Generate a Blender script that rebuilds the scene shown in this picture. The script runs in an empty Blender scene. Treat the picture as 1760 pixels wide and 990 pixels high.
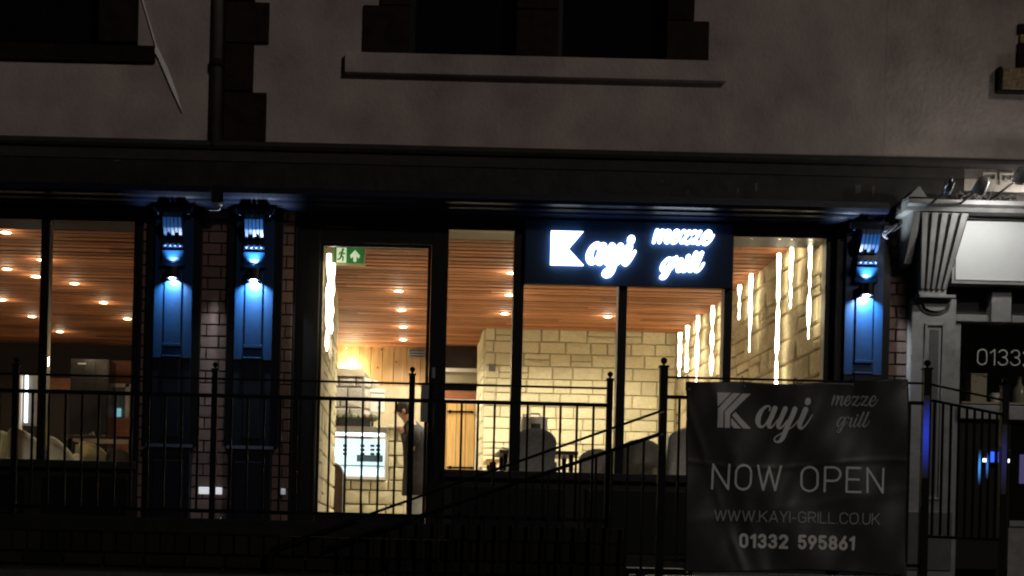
import bpy, bmesh, math, random
import numpy as np
from mathutils import Vector, Matrix

random.seed(7)
rng = np.random.default_rng(7)
SC = bpy.context.scene
COL = SC.collection
R = math.radians

# ------------------------------------------------------------------ camera
F = 2400.0            # focal length in photograph pixels
D = 12.0              # camera to facade, metres
PU, PV = 698.0, 930.0  # principal point in the photograph (1760 x 990)
ROLL = R(1.4)
ZC = -0.12            # eye height relative to the restaurant floor
cd = bpy.data.cameras.new('camera')
cam = bpy.data.objects.new('camera', cd)
COL.objects.link(cam)
cam.location = (0, -D, ZC)
cam.rotation_euler = (R(90), -ROLL, 0)
cd.sensor_width = 36.0
cd.lens = F / 1760.0 * 36.0
cd.shift_x = (880 - PU) / 1760.0
cd.shift_y = (PV - 495) / 1760.0
cd.clip_start, cd.clip_end = 0.1, 500
SC.camera = cam

# ------------------------------------------------------------------ night sky and street light
SUN_ENERGY = 0.42
SKY_STRENGTH = 0.0005
wd = bpy.data.worlds.new('World')
SC.world = wd
wd.use_nodes = True
wn = wd.node_tree
bg = wn.nodes['Background']
sky = wn.nodes.new('ShaderNodeTexSky')
sky.sky_type = 'NISHITA'
sky.sun_disc = False
sky.sun_elevation = R(24)
sky.sun_rotation = R(152)
wn.links.new(sky.outputs[0], bg.inputs[0])
bg.inputs[1].default_value = SKY_STRENGTH
sl = bpy.data.lights.new('sun', 'SUN')
sl.energy = SUN_ENERGY
sl.angle = R(2.0)
sl.color = (1.0, 0.88, 0.79)
sun = bpy.data.objects.new('sun', sl)
COL.objects.link(sun)
sd = Vector((-0.42, 0.79, -0.45)).normalized()
sun.rotation_euler = sd.to_track_quat('-Z', 'Y').to_euler()
sun.location = (8, -14, 9)

SC.view_settings.view_transform = 'Standard'
SC.view_settings.look = 'None'
SC.view_settings.exposure = 0.0
SC.view_settings.gamma = 1.0
SC.render.engine = 'CYCLES'
SC.cycles.use_denoising = True
SC.cycles.max_bounces = 8
SC.cycles.diffuse_bounces = 4
SC.cycles.glossy_bounces = 4
SC.cycles.transparent_max_bounces = 16
SC.cycles.sample_clamp_indirect = 4.0
SC.cycles.filter_width = 2.1

# ------------------------------------------------------------------ survey helpers
CR, SR = math.cos(ROLL), math.sin(ROLL)


def pr(u, v):
    du, dv = u - PU, v - PV
    return du * CR + dv * SR, -du * SR + dv * CR


def W(u, v, Y):
    """world point seen at photograph pixel (u, v) on the plane y = Y"""
    a, b = pr(u, v)
    d = D + Y
    return Vector((a * d / F, Y, ZC - b * d / F))


def on_ceiling(u, v, z):
    a, b = pr(u, v)
    d = -(z - ZC) * F / b
    return Vector((a * d / F, d - D, z))


def on_side(u, v, X):
    a, b = pr(u, v)
    d = X * F / a
    return Vector((X, d - D, ZC - b * d / F))


# ------------------------------------------------------------------ mesh helpers
class MB:
    def __init__(s):
        s.v, s.f = [], []

    def add(s, vs, fs):
        o = len(s.v)
        s.v += [tuple(p) for p in vs]
        s.f += [tuple(o + i for i in f) for f in fs]
        return s

    def box(s, x0, x1, y0, y1, z0, z1, b=0.0):
        if x0 > x1: x0, x1 = x1, x0
        if y0 > y1: y0, y1 = y1, y0
        if z0 > z1: z0, z1 = z1, z0
        if b <= 0:
            return s.add([(x0, y0, z0), (x1, y0, z0), (x1, y1, z0), (x0, y1, z0), (x0, y0, z1), (x1, y0, z1), (x1, y1, z1), (x0, y1, z1)],
                         [(3, 2, 1, 0), (4, 5, 6, 7), (0, 1, 5, 4), (1, 2, 6, 5), (2, 3, 7, 6), (3, 0, 4, 7)])
        bm = bmesh.new()
        r = bmesh.ops.create_cube(bm, size=1)
        for q in bm.verts:
            q.co = Vector(((x0 + x1) / 2 + q.co.x * (x1 - x0), (y0 + y1) / 2 + q.co.y * (y1 - y0), (z0 + z1) / 2 + q.co.z * (z1 - z0)))
        bmesh.ops.bevel(bm, geom=bm.edges[:], offset=b, segments=2, affect='EDGES', profile=0.6)
        bm.verts.index_update()
        s.add([q.co[:] for q in bm.verts], [[q.index for q in f.verts] for f in bm.faces])
        bm.free()
        return s

    def prism(s, poly, y0, y1):
        """poly: list of (x, z); extruded along y"""
        n = len(poly)
        area = sum(poly[i][0] * poly[(i + 1) % n][1] - poly[(i + 1) % n][0] * poly[i][1] for i in range(n))
        if area < 0: poly = poly[::-1]
        if y0 > y1: y0, y1 = y1, y0
        vs = [(p[0], y0, p[1]) for p in poly] + [(p[0], y1, p[1]) for p in poly]
        fs = [tuple(range(n)), tuple(range(2 * n - 1, n - 1, -1))]
        for i in range(n):
            j = (i + 1) % n
            fs.append((j, i, n + i, n + j))
        return s.add(vs, fs)

    def profile(s, prof, x0, x1):
        """prof: list of (y, z); extruded along x"""
        n = len(prof)
        vs = [(x0, p[0], p[1]) for p in prof] + [(x1, p[0], p[1]) for p in prof]
        fs = [tuple(range(n))[::-1], tuple(range(n, 2 * n))]
        for i in range(n):
            j = (i + 1) % n
            fs.append((i, j, n + j, n + i))
        return s.add(vs, fs)

    def tube(s, pts, rad, n=8, cap=True):
        pts = [Vector(p) for p in pts]
        if not hasattr(rad, '__len__'): rad = [rad] * len(pts)
        rings = []
        up = None
        for i, p in enumerate(pts):
            t = (pts[min(i + 1, len(pts) - 1)] - pts[max(i - 1, 0)]).normalized()
            if up is None:
                up = Vector((0, 0, 1)) if abs(t.z) < 0.9 else Vector((0, 1, 0))
            a = t.cross(up).normalized()
            up = a.cross(t).normalized()
            rings.append([p + (a * math.cos(2 * math.pi * k / n) + up * math.sin(2 * math.pi * k / n)) * rad[i] for k in range(n)])
        vs = [q for r in rings for q in r]
        fs = []
        for i in range(len(pts) - 1):
            for k in range(n):
                m = (k + 1) % n
                fs.append((i * n + k, i * n + m, (i + 1) * n + m, (i + 1) * n + k))
        if cap:
            fs.append(tuple(range(n))[::-1])
            fs.append(tuple(range((len(pts) - 1) * n, len(pts) * n)))
        return s.add(vs, fs)

    def lathe(s, c, prof, n=16):
        """prof: list of (radius, z) from c upward"""
        vs, fs = [], []
        for r, z in prof:
            for k in range(n):
                a = 2 * math.pi * k / n
                vs.append((c[0] + r * math.cos(a), c[1] + r * math.sin(a), c[2] + z))
        for i in range(len(prof) - 1):
            for k in range(n):
                m = (k + 1) % n
                fs.append((i * n + k, i * n + m, (i + 1) * n + m, (i + 1) * n + k))
        fs.append(tuple(range(n))[::-1])
        fs.append(tuple(range((len(prof) - 1) * n, len(prof) * n)))
        return s.add(vs, fs)

    def ball(s, c, r, n=12, m=8, sz=1.0):
        return s.lathe((c[0], c[1], c[2]), [(max(1e-4, r * math.sin(math.pi * i / m)), -r * sz * math.cos(math.pi * i / m)) for i in range(m + 1)], n)

    def build(s, name, mat, parent=None, smooth=False):
        vs = np.array(s.v, dtype=float)
        c = (vs.min(0) + vs.max(0)) / 2
        me = bpy.data.meshes.new(name)
        me.from_pydata([tuple(q) for q in vs - c], [], s.f)
        if mat is not None: me.materials.append(mat)
        if smooth:
            me.polygons.foreach_set('use_smooth', [True] * len(me.polygons))
        me.update()
        return put(name, me, Vector(c), parent)


def wloc(o):
    l = Vector((0, 0, 0))
    while o is not None:
        l += o.location
        o = o.parent
    return l


def put(name, me, loc, parent=None, rot=None, scale=None):
    o = bpy.data.objects.new(name, me)
    COL.objects.link(o)
    if parent is not None:
        o.parent = parent
        o.location = Vector(loc) - wloc(parent)
    else:
        o.location = loc
    if rot is not None: o.rotation_euler = rot
    if scale is not None: o.scale = scale
    return o


def thing(name, label, cat, loc=(0, 0, 0), group=None):
    o = bpy.data.objects.new(name, None)
    COL.objects.link(o)
    o.location = loc
    o.empty_display_size = 0.1
    o['label'] = label
    o['category'] = cat
    if group: o['group'] = group
    return o


def tag(o, label, cat, group=None):
    o['label'] = label
    o['category'] = cat
    if group: o['group'] = group
    return o


def struct(o):
    o['kind'] = 'structure'
    return o


def B(name, mat, parent, x0, x1, y0, y1, z0, z1, b=0.0):
    return MB().box(x0, x1, y0, y1, z0, z1, b).build(name, mat, parent)


# ------------------------------------------------------------------ materials
def new_mat(name):
    m = bpy.data.materials.new(name)
    m.use_nodes = True
    return m, m.node_tree, m.node_tree.nodes['Principled BSDF']


def pmat(name, col, rough=0.6, var=0.25, scale=8.0, bump=0.0, bscale=40.0, metal=0.0, rand=0.0, spec=0.5, stretch=None, coat=0.0, col2=None, detail=6):
    """procedural surface: base colour broken by noise, optional random tint per object, optional bump"""
    m, nt, p = new_mat(name)
    N, L = nt.nodes, nt.links
    tc = N.new('ShaderNodeTexCoord')
    mp = N.new('ShaderNodeMapping')
    L.new(tc.outputs['Object'], mp.inputs[0])
    if stretch: mp.inputs['Scale'].default_value = stretch
    oi = N.new('ShaderNodeObjectInfo')
    ad = N.new('ShaderNodeVectorMath')
    ad.operation = 'ADD'
    L.new(mp.outputs[0], ad.inputs[0])
    L.new(oi.outputs['Location'], ad.inputs[1])
    nz = N.new('ShaderNodeTexNoise')
    nz.inputs['Scale'].default_value = scale
    nz.inputs['Detail'].default_value = detail
    nz.inputs['Roughness'].default_value = 0.6
    L.new(ad.outputs[0], nz.inputs['Vector'])
    cr = N.new('ShaderNodeValToRGB')
    cr.color_ramp.elements[0].position = 0.3
    cr.color_ramp.elements[1].position = 0.7
    lo = [c * (1 - var) for c in col]
    hi = [min(1, c * (1 + var)) for c in (col2 or col)]
    cr.color_ramp.elements[0].color = (*lo, 1)
    cr.color_ramp.elements[1].color = (*hi, 1)
    L.new(nz.outputs['Fac'], cr.inputs[0])
    out = cr.outputs[0]
    if rand > 0:
        hs = N.new('ShaderNodeHueSaturation')
        mr = N.new('ShaderNodeMapRange')
        mr.inputs['To Min'].default_value = 1 - rand
        mr.inputs['To Max'].default_value = 1 + rand
        L.new(oi.outputs['Random'], mr.inputs['Value'])
        L.new(mr.outputs[0], hs.inputs['Value'])
        L.new(out, hs.inputs['Color'])
        out = hs.outputs[0]
    L.new(out, p.inputs['Base Color'])
    p.inputs['Roughness'].default_value = rough
    p.inputs['Metallic'].default_value = metal
    p.inputs['Specular IOR Level'].default_value = spec
    p.inputs['Coat Weight'].default_value = coat
    if bump > 0:
        n2 = N.new('ShaderNodeTexNoise')
        n2.inputs['Scale'].default_value = bscale
        n2.inputs['Detail'].default_value = 5
        L.new(ad.outputs[0], n2.inputs['Vector'])
        bp = N.new('ShaderNodeBump')
        bp.inputs['Strength'].default_value = bump
        bp.inputs['Distance'].default_value = 0.01
        L.new(n2.outputs['Fac'], bp.inputs['Height'])
        L.new(bp.outputs[0], p.inputs['Normal'])
    return m


def emat(name, col, strength):
    m, nt, p = new_mat(name)
    p.inputs['Base Color'].default_value = (*[min(0.8, c) for c in col], 1)
    p.inputs['Emission Color'].default_value = (*col, 1)
    p.inputs['Emission Strength'].default_value = strength
    return m


def glass_mat(name, tint=(1, 1, 1), refl=1.0):
    m = bpy.data.materials.new(name)
    m.use_nodes = True
    nt = m.node_tree
    N, L = nt.nodes, nt.links
    N.clear()
    out = N.new('ShaderNodeOutputMaterial')
    tr = N.new('ShaderNodeBsdfTransparent')
    tr.inputs[0].default_value = (*tint, 1)
    gl = N.new('ShaderNodeBsdfGlossy')
    gl.inputs['Roughness'].default_value = 0.02
    fr = N.new('ShaderNodeFresnel')
    fr.inputs[0].default_value = 1.45
    mu = N.new('ShaderNodeMath')
    mu.operation = 'MULTIPLY'
    mu.inputs[1].default_value = refl
    mx = N.new('ShaderNodeMixShader')
    L.new(fr.outputs[0], mu.inputs[0])
    L.new(mu.outputs[0], mx.inputs[0])
    L.new(tr.outputs[0], mx.inputs[1])
    L.new(gl.outputs[0], mx.inputs[2])
    L.new(mx.outputs[0], out.inputs[0])
    return m


M = {}
M['render'] = pmat('grey_render', (0.29, 0.243, 0.224), 0.9, 0.3, 1.8, 0.7, 34, stretch=(1, 1, 0.75))
M['render2'] = pmat('rough_render', (0.285, 0.24, 0.218), 0.92, 0.3, 2.4, 1.2, 24, stretch=(1, 1, 0.85))
M['quoin'] = pmat('brown_quoin_stone', (0.014, 0.008, 0.005), 0.9, 0.4, 9, 0.5, 30, rand=0.25, spec=0.15)
M['goldstone'] = pmat('gold_sill_stone', (0.2, 0.15, 0.08), 0.9, 0.7, 30, 1.0, 60)
M['fascia'] = pmat('dark_fascia', (0.012, 0.010, 0.008), 0.55, 0.6, 5, 0.4, 12, spec=0.2)
M['cornice'] = pmat('black_blue_cornice', (0.0022, 0.0045, 0.016), 0.35, 0.3, 9, 0.1, 20, spec=0.3)
M['frame'] = pmat('black_frame', (0.003, 0.003, 0.0035), 0.4, 0.3, 12, 0.05, 30, spec=0.2)
M['sillblk'] = pmat('black_sill', (0.006, 0.006, 0.0055), 0.5, 0.4, 12, 0.1, 30, spec=0.25)
M['bluepaint'] = pmat('blue_paint', (0.0009, 0.020, 0.072), 0.4, 0.12, 14, 0.08, 25, spec=0.3)
M['capdark'] = pmat('matt_black_cap', (0.002, 0.003, 0.006), 0.85, 0.3, 14, spec=0.08)
M['blueshade'] = pmat('blue_paint_in_shade', (0.0012, 0.003, 0.009), 0.4, 0.2, 14, 0.08, 25, spec=0.3)  # lower pilaster: fading of the wall light darkened into the blue paint
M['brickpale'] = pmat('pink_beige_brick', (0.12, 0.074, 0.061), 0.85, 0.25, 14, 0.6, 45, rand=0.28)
M['mortar'] = pmat('dark_mortar', (0.012, 0.009, 0.008), 0.95, 0.3, 20, 0.4, 60)
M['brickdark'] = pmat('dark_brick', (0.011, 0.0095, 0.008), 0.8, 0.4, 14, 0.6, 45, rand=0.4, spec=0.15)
M['mortarlite'] = pmat('grey_mortar', (0.034, 0.032, 0.028), 0.95, 0.3, 20, 0.4, 60)
M['iron'] = pmat('black_iron', (0.002, 0.002, 0.0022), 0.5, 0.3, 30, 0.15, 60, spec=0.1)
M['concrete'] = pmat('dark_paving', (0.03, 0.028, 0.026), 0.6, 0.4, 6, 0.4, 30)
M['asphalt'] = pmat('asphalt', (0.045, 0.045, 0.047), 0.7, 0.3, 40, 0.4, 90)
M['banner'] = pmat('black_banner_vinyl', (0.017, 0.019, 0.0205), 0.45, 0.45, 3.0, 0.2, 7, spec=0.4)
M['print'] = pmat('white_banner_print', (0.56, 0.56, 0.56), 0.6, 0.1, 6)
M['printdim'] = pmat('grey_banner_print', (0.27, 0.27, 0.27), 0.6, 0.12, 6)
M['signboard'] = pmat('sign_panel', (0.0015, 0.010, 0.030), 0.6, 0.15, 6, spec=0.2)
M['letterface'] = emat('lit_letter_face', (0.86, 0.95, 1.0), 4.0)
M['letterhalo'] = emat('lit_letter_halo', (0.22, 0.55, 1.0), 26)
M['slat'] = pmat('red_wood_slat', (0.385, 0.165, 0.075), 0.7, 0.42, 5.0, 0.15, 20, rand=0.34, spec=0.2, stretch=(0.5, 14, 14))
M['void'] = pmat('ceiling_void', (0.012, 0.006, 0.004), 0.9, 0.2, 6)
M['cream'] = pmat('cream_stone', (0.64, 0.60, 0.405), 0.85, 0.13, 7, 0.8, 22, rand=0.1)
M['creammortar'] = pmat('cream_mortar', (0.42, 0.37, 0.235), 0.95, 0.2, 20, 0.4, 60)
M['rough'] = pmat('rough_beige_stone', (0.52, 0.45, 0.29), 0.9, 0.22, 6, 0.8, 16, rand=0.16)
M['roughmortar'] = pmat('beige_mortar', (0.33, 0.27, 0.165), 0.95, 0.2, 20, 0.4, 60)
M['greystone'] = pmat('grey_stone', (0.36, 0.34, 0.30), 0.85, 0.25, 8, 0.7, 25, rand=0.22)
M['greymortar'] = pmat('grey_stone_mortar', (0.16, 0.15, 0.13), 0.95, 0.2, 20)
M['pine'] = pmat('pine_plank', (0.36, 0.215, 0.085), 0.5, 0.3, 3.0, 0.1, 20, rand=0.15, stretch=(10, 10, 0.7))
M['oak'] = pmat('oak_door', (0.55, 0.35, 0.13), 0.5, 0.22, 3.0, 0.1, 20, rand=0.1, stretch=(10, 10, 0.7))
M['floor'] = pmat('floor_tile', (0.34, 0.30, 0.25), 0.4, 0.2, 5)
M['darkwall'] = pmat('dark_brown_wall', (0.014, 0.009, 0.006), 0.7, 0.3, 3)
M['redwood'] = pmat('red_brown_panel', (0.24, 0.085, 0.035), 0.5, 0.3, 4, stretch=(1, 8, 8))
M['blackgloss'] = pmat('black_gloss', (0.01, 0.01, 0.011), 0.2, 0.3, 6)
M['greyfab'] = pmat('grey_upholstery', (0.17, 0.175, 0.175), 0.9, 0.2, 30, 0.3, 90)
M['palefab'] = pmat('pale_grey_upholstery', (0.33, 0.34, 0.34), 0.9, 0.2, 30, 0.3, 90)
M['creamfab'] = pmat('cream_chair_cover', (0.76, 0.73, 0.52), 0.85, 0.2, 4, 0.3, 10)
M['darkwood'] = pmat('dark_wood', (0.045, 0.028, 0.018), 0.4, 0.4, 5, stretch=(1, 9, 9))
M['white'] = pmat('white_plastic', (0.78, 0.78, 0.76), 0.4, 0.06, 8)
M['steel'] = pmat('brushed_steel', (0.55, 0.57, 0.58), 0.3, 0.1, 30, metal=1.0)
M['greypaint'] = pmat('grey_paint', (0.145, 0.145, 0.143), 0.55, 0.25, 7, 0.2, 30)
M['boardgrey'] = pmat('pale_sign_face', (0.36, 0.375, 0.375), 0.55, 0.06, 3)
M['boarddark'] = pmat('sign_frame_dark', (0.05, 0.05, 0.05), 0.4, 0.2, 10)
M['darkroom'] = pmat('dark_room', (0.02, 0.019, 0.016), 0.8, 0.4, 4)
M['greyplate'] = pmat('grey_plate', (0.16, 0.165, 0.17), 0.4, 0.1, 10)
M['green'] = emat('exit_green', (0.018, 0.16, 0.035), 0.55)
M['exitwhite'] = emat('exit_white', (0.72, 0.85, 0.6), 0.55)
M['led'] = emat('warm_led', (1.0, 0.86, 0.58), 12.0)
M['ledcool'] = emat('cool_led', (0.85, 0.95, 1.0), 3.0)
M['fridgelight'] = emat('fridge_light', (0.72, 0.93, 1.0), 1.15)
M['downlight'] = emat('downlight_glow', (1.0, 0.78, 0.45), 14.0)
M['cyan'] = emat('cyan_screen', (0.3, 0.75, 0.85), 0.5)
M['lampbulb'] = emat('bulb_glow', (1.0, 0.93, 0.82), 30.0)
M['lamplens'] = emat('wall_light_lens', (0.8, 0.93, 1.0), 6.0)
M['glass'] = glass_mat('window_glass')
M['darkglass'] = pmat('night_glass', (0.004, 0.004, 0.004), 0.08, 0.1, 4)
M['skin'] = pmat('skin', (0.45, 0.25, 0.18), 0.5, 0.1, 20)
M['hair'] = pmat('dark_hair', (0.02, 0.014, 0.01), 0.6, 0.4, 60)
M['coat'] = pmat('dark_coat', (0.012, 0.013, 0.015), 0.8, 0.9, 22, 0.4, 60, stretch=(3, 3, 0.8))
M['trouser'] = pmat('pale_blue_cloth', (0.4, 0.42, 0.5), 0.8, 0.2, 20)
M['food'] = pmat('dark_food', (0.06, 0.07, 0.03), 0.6, 0.6, 40)
M['foodred'] = pmat('red_food', (0.10, 0.05, 0.035), 0.6, 0.6, 40)
M['card'] = pmat('cream_card', (0.42, 0.38, 0.27), 0.7, 0.15, 10)
M['palestreak'] = pmat('pale_streak', (0.75, 0.74, 0.72), 0.6, 0.1, 10)
M['cable'] = pmat('grey_cable', (0.16, 0.16, 0.2), 0.4, 0.3, 30)
M['purple'] = emat('violet_glow', (0.16, 0.14, 0.42), 0.14)
M['blueglow'] = emat('blue_glow', (0.02, 0.1, 1.0), 1.6)

# ------------------------------------------------------------------ stone blocks (shared meshes)


def block_variants(mat, n=7, jit=0.10, inset=0.05):
    out = []
    for k in range(n):
        vs, fs = [], []
        for y, ins in ((0.5, 0.0), (-0.22, 0.0), (-0.5, inset)):
            for sx, sz in ((-1, -1), (1, -1), (1, 1), (-1, 1)):
                j = 0 if y > 0 else jit
                vs.append((sx * (0.5 - ins * random.uniform(0.4, 1.6)), y + random.uniform(-j, j) * 1.4 * (y < -0.4), sz * (0.5 - ins * 1.5 * random.uniform(0.4, 1.6))))
        vs.append((random.uniform(-.15, .15), -0.5 - jit * random.uniform(0.2, 1.6), random.uniform(-.15, .15)))
        for r in range(2):
            for i in range(4):
                j = (i + 1) % 4
                fs.append((r * 4 + i, r * 4 + j, r * 4 + 4 + j, r * 4 + 4 + i))
        for i in range(4):
            fs.append((8 + i, 8 + (i + 1) % 4, 12))
        me = bpy.data.meshes.new('block')
        me.from_pydata(vs, [], fs)
        me.materials.append(mat)
        me.update()
        out.append(me)
    return out


def lay_stones(name, parent, variants, a0, a1, z0, z1, place, heights, widths, gap=0.012, depth=0.06, split=0.18):
    """courses of stones between a0..a1 (along the wall) and z0..z1; place(a, z) gives the world centre and rotation"""
    z = z0
    n = 0
    while z < z1 - 0.04:
        h = min(random.uniform(*heights), z1 - z)
        if z1 - (z + h) < heights[0] * 0.6: h = z1 - z
        a = a0 - random.uniform(0, widths[0])
        while a < a1 - 0.01:
            w = random.uniform(*widths)
            b0, b1 = max(a, a0), min(a + w, a1)
            if a1 - b1 < 0.07: b1 = a1
            if b1 - b0 > 0.03:
                tiers = [(z, h)]
                if random.random() < split and h > 0.17:
                    q = h * random.uniform(0.4, 0.6)
                    tiers = [(z, q), (z + q, h - q)]
                for tz, th in tiers:
                    loc, rot = place((b0 + b1) / 2, tz + th / 2)
                    put(name, random.choice(variants), loc, parent, rot, (b1 - b0 - gap, depth, th - gap))
                    n += 1
            a = b1 if b1 >= a1 - 0.001 else a + w
        z += h
    return n


# ------------------------------------------------------------------ lettering: strokes joined into one clean outline by marching squares
def smooth_stroke(pts, n=6):
    if len(pts) < 3: return pts
    P = [np.array(p, float) for p in pts]
    P = [2 * P[0] - P[1]] + P + [2 * P[-1] - P[-2]]
    out = []
    for i in range(1, len(P) - 2):
        p0, p1, p2, p3 = P[i - 1:i + 3]
        for k in range(n):
            t = k / n
            out.append(tuple(0.5 * (2 * p1 + (p2 - p0) * t + (2 * p0 - 5 * p1 + 4 * p2 - p3) * t * t + (3 * p1 - p0 - 3 * p2 + p3) * t ** 3)))
    out.append(tuple(P[-2]))
    return out


def outline(strokes, cell, polys=()):
    """strokes: lists of (x, y, width); returns verts2d, faces, boundary edges"""
    allp = [p for s in strokes for p in s]
    pad = max(p[2] for p in allp) / 2 + 2 * cell
    x0 = min(p[0] for p in allp) - pad
    x1 = max(p[0] for p in allp) + pad
    y0 = min(p[1] for p in allp) - pad
    y1 = max(p[1] for p in allp) + pad
    nx, ny = int((x1 - x0) / cell) + 2, int((y1 - y0) / cell) + 2
    gx, gy = np.meshgrid(x0 + np.arange(nx) * cell, y0 + np.arange(ny) * cell)
    dmin = np.full(gx.shape, 9e9)
    for s in strokes:
        seg = list(zip(s[:-1], s[1:])) if len(s) > 1 else [(s[0], s[0])]
        for a, b in seg:
            ax, ay, aw = a
            bx, by, bw = b
            dx, dy = bx - ax, by - ay
            L2 = dx * dx + dy * dy
            t = np.clip(((gx - ax) * dx + (gy - ay) * dy) / L2, 0, 1) if L2 > 0 else 0 * gx
            d = np.hypot(gx - ax - t * dx, gy - ay - t * dy) - (aw + (bw - aw) * t) / 2
            dmin = np.minimum(dmin, d)
    verts, vid, faces = [], {}, []

    def vtx(i, j, k, l):
        key = (i, j, k, l)
        if key not in vid:
            if (i, j) == (k, l):
                x, y = gx[i, j], gy[i, j]
            else:
                a, b = dmin[i, j], dmin[k, l]
                t = min(0.98, max(0.02, a / (a - b)))
                x = gx[i, j] + (gx[k, l] - gx[i, j]) * t
                y = gy[i, j] + (gy[k, l] - gy[i, j]) * t
            vid[key] = len(verts)
            verts.append((x, y))
        return vid[key]
    ins = dmin < 0
    anyin = ins[:-1, :-1] | ins[1:, :-1] | ins[:-1, 1:] | ins[1:, 1:]
    for i, j in zip(*np.nonzero(anyin)):
        c = [(i, j), (i, j + 1), (i + 1, j + 1), (i + 1, j)]
        poly = []
        for k in range(4):
            a, b = c[k], c[(k + 1) % 4]
            if ins[a]: poly.append(vtx(*a, *a))
            if ins[a] != ins[b]:
                p, q = (a, b) if a < b else (b, a)
                poly.append(vtx(*p, *q))
        if len(poly) > 2: faces.append(poly)
    cnt = {}
    for f in faces:
        for k in range(len(f)):
            e = (f[k], f[(k + 1) % len(f)])
            cnt[e] = cnt.get(e, 0) + 1
    bnd = [e for e in cnt if (e[1], e[0]) not in cnt]
    return verts, faces, bnd


def letter(name, strokes, cell, y_of, depth, mat, parent):
    v2, fs, bnd = outline(strokes, cell)
    mb = MB()
    n = len(v2)
    front = [(x, y_of(x, z), z) for x, z in v2]
    if depth > 0:
        back = [(x, y_of(x, z) + depth, z) for x, z in v2]
        mb.add(front + back, fs + [(a + n, b + n, b, a)[::-1] if False else (b, a, a + n, b + n) for a, b in bnd])
    else:
        mb.add(front, fs)
    return mb.build(name, mat, parent)


def arc(cx, cy, rx, ry, a0, a1, n=10):
    return [(cx + rx * math.cos(R(a0 + (a1 - a0) * k / n)), cy + ry * math.sin(R(a0 + (a1 - a0) * k / n))) for k in range(n + 1)]


def stad(w, top=1.0, bot=0.0):
    r = w / 2
    return arc(r, top - r, r, r, 0, 180) + arc(r, bot + r, r, r, 180, 360) + [(w, top - r)]


GLYPH = {
    'N': (0.66, [[(0, 0), (0, 1), (.66, 0), (.66, 1)]]),
    'O': (0.64, [stad(.64)]),
    'W': (0.96, [[(0, 1), (.24, 0), (.48, .95), (.72, 0), (.96, 1)]]),
    'P': (0.6, [[(0, 0), (0, 1), (.33, 1)] + arc(.33, .72, .28, .28, 90, -90) + [(0, .44)]]),
    'E': (0.56, [[(.56, 1), (0, 1), (0, 0), (.56, 0)], [(0, .52), (.5, .52)]]),
    'K': (0.6, [[(0, 0), (0, 1)], [(.57, 1), (0, .36)], [(.2, .58), (.6, 0)]]),
    'A': (0.66, [[(0, 0), (.33, 1), (.66, 0)], [(.1, .28), (.56, .28)]]),
    'Y': (0.6, [[(0, 1), (.3, .46), (.6, 1)], [(.3, .46), (.3, 0)]]),
    'I': (0.0, [[(0, 0), (0, 1)]]),
    '-': (0.3, [[(0, .38), (.3, .38)]]),
    'G': (0.6, [arc(.3, .7, .3, .3, 20, 180) + arc(.3, .3, .3, .3, 180, 360) + [(.6, .48), (.34, .48)]]),
    'R': (0.6, [[(0, 0), (0, 1), (.33, 1)] + arc(.33, .74, .26, .26, 90, -90) + [(0, .48)], [(.32, .48), (.6, 0)]]),
    'L': (0.5, [[(0, 1), (0, 0), (.5, 0)]]),
    'C': (0.58, [arc(.3, .7, .3, .3, 15, 180) + arc(.3, .3, .3, .3, 180, 345)]),
    'U': (0.6, [[(0, 1)] + arc(.3, .3, .3, .3, 180, 360) + [(.6, 1)]]),
    '.': (0.0, [[(0, .0), (0, .02)]]),
    '0': (0.54, [stad(.54)]),
    '1': (0.3, [[(0, .78), (.27, 1), (.27, 0)]]),
    '2': (0.54, [arc(.27, .73, .27, .27, 165, -30) + [(0, 0), (.54, 0)]]),
    '3': (0.54, [arc(.26, .75, .25, .25, 160, -80), arc(.26, .26, .28, .26, 90, -165)]),
    '5': (0.54, [[(.5, 1), (.06, 1), (.03, .54), (.15, .6)] + arc(.27, .31, .27, .31, 90, -160)]),
    '6': (0.54, [[(.4, 1), (.06, .42)], stad(.54, .58, 0)]),
    '8': (0.54, [arc(.27, .75, .24, .25, 0, 360, 20), arc(.27, .26, .27, .26, 0, 360, 20)]),
    '9': (0.54, [[(.14, 0), (.48, .58)], stad(.54, 1, .42)]),
    ' ': (0.3, []),
}


def line_of_type(text, x0, x1, z0, z1, wt, y_of, mat, parent, gap=0.26, gaps=None, name='letter', cellf=3.5):
    h = z1 - z0
    adv, xs = 0.0, []
    for i, ch in enumerate(text):
        xs.append(adv)
        adv += GLYPH[ch][0] + gap
    tot = adv - gap
    sx = (x1 - x0 - wt) / tot
    for ch, a in zip(text, xs):
        st = [[(x0 + wt / 2 + (a + p[0]) * sx, z0 + wt / 2 + p[1] * (h - wt), wt) for p in s] for s in GLYPH[ch][1]]
        if st: letter(name, st, wt / cellf, y_of, 0, mat, parent)


# the script lettering, drawn as brush strokes (x, y down, brush width)
KAYI_A = [[(965, 365, 22), (975, 315, 26), (930, 288, 34), (850, 345, 60), (792, 450, 86), (778, 550, 86), (803, 620, 62), (850, 640, 36), (910, 590, 26), (985, 450, 22), (1040, 330, 22)],
          [(1055, 325, 88), (1020, 430, 86), (978, 540, 82), (968, 610, 70), (990, 645, 44), (1035, 625, 26), (1110, 520, 20), (1165, 440, 18)]]
KAYI_Y = [[(1235, 325, 86), (1195, 430, 86), (1148, 550, 82), (1133, 612, 70), (1162, 650, 44), (1212, 620, 30), (1280, 520, 22)],
          [(1405, 325, 86), (1370, 430, 86), (1312, 560, 88), (1270, 680, 84), (1232, 790, 82), (1190, 855, 62), (1130, 882, 36), (1082, 858, 28), (1092, 808, 22), (1145, 768, 20), (1280, 690, 20), (1400, 600, 20), (1485, 490, 18)]]
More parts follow.
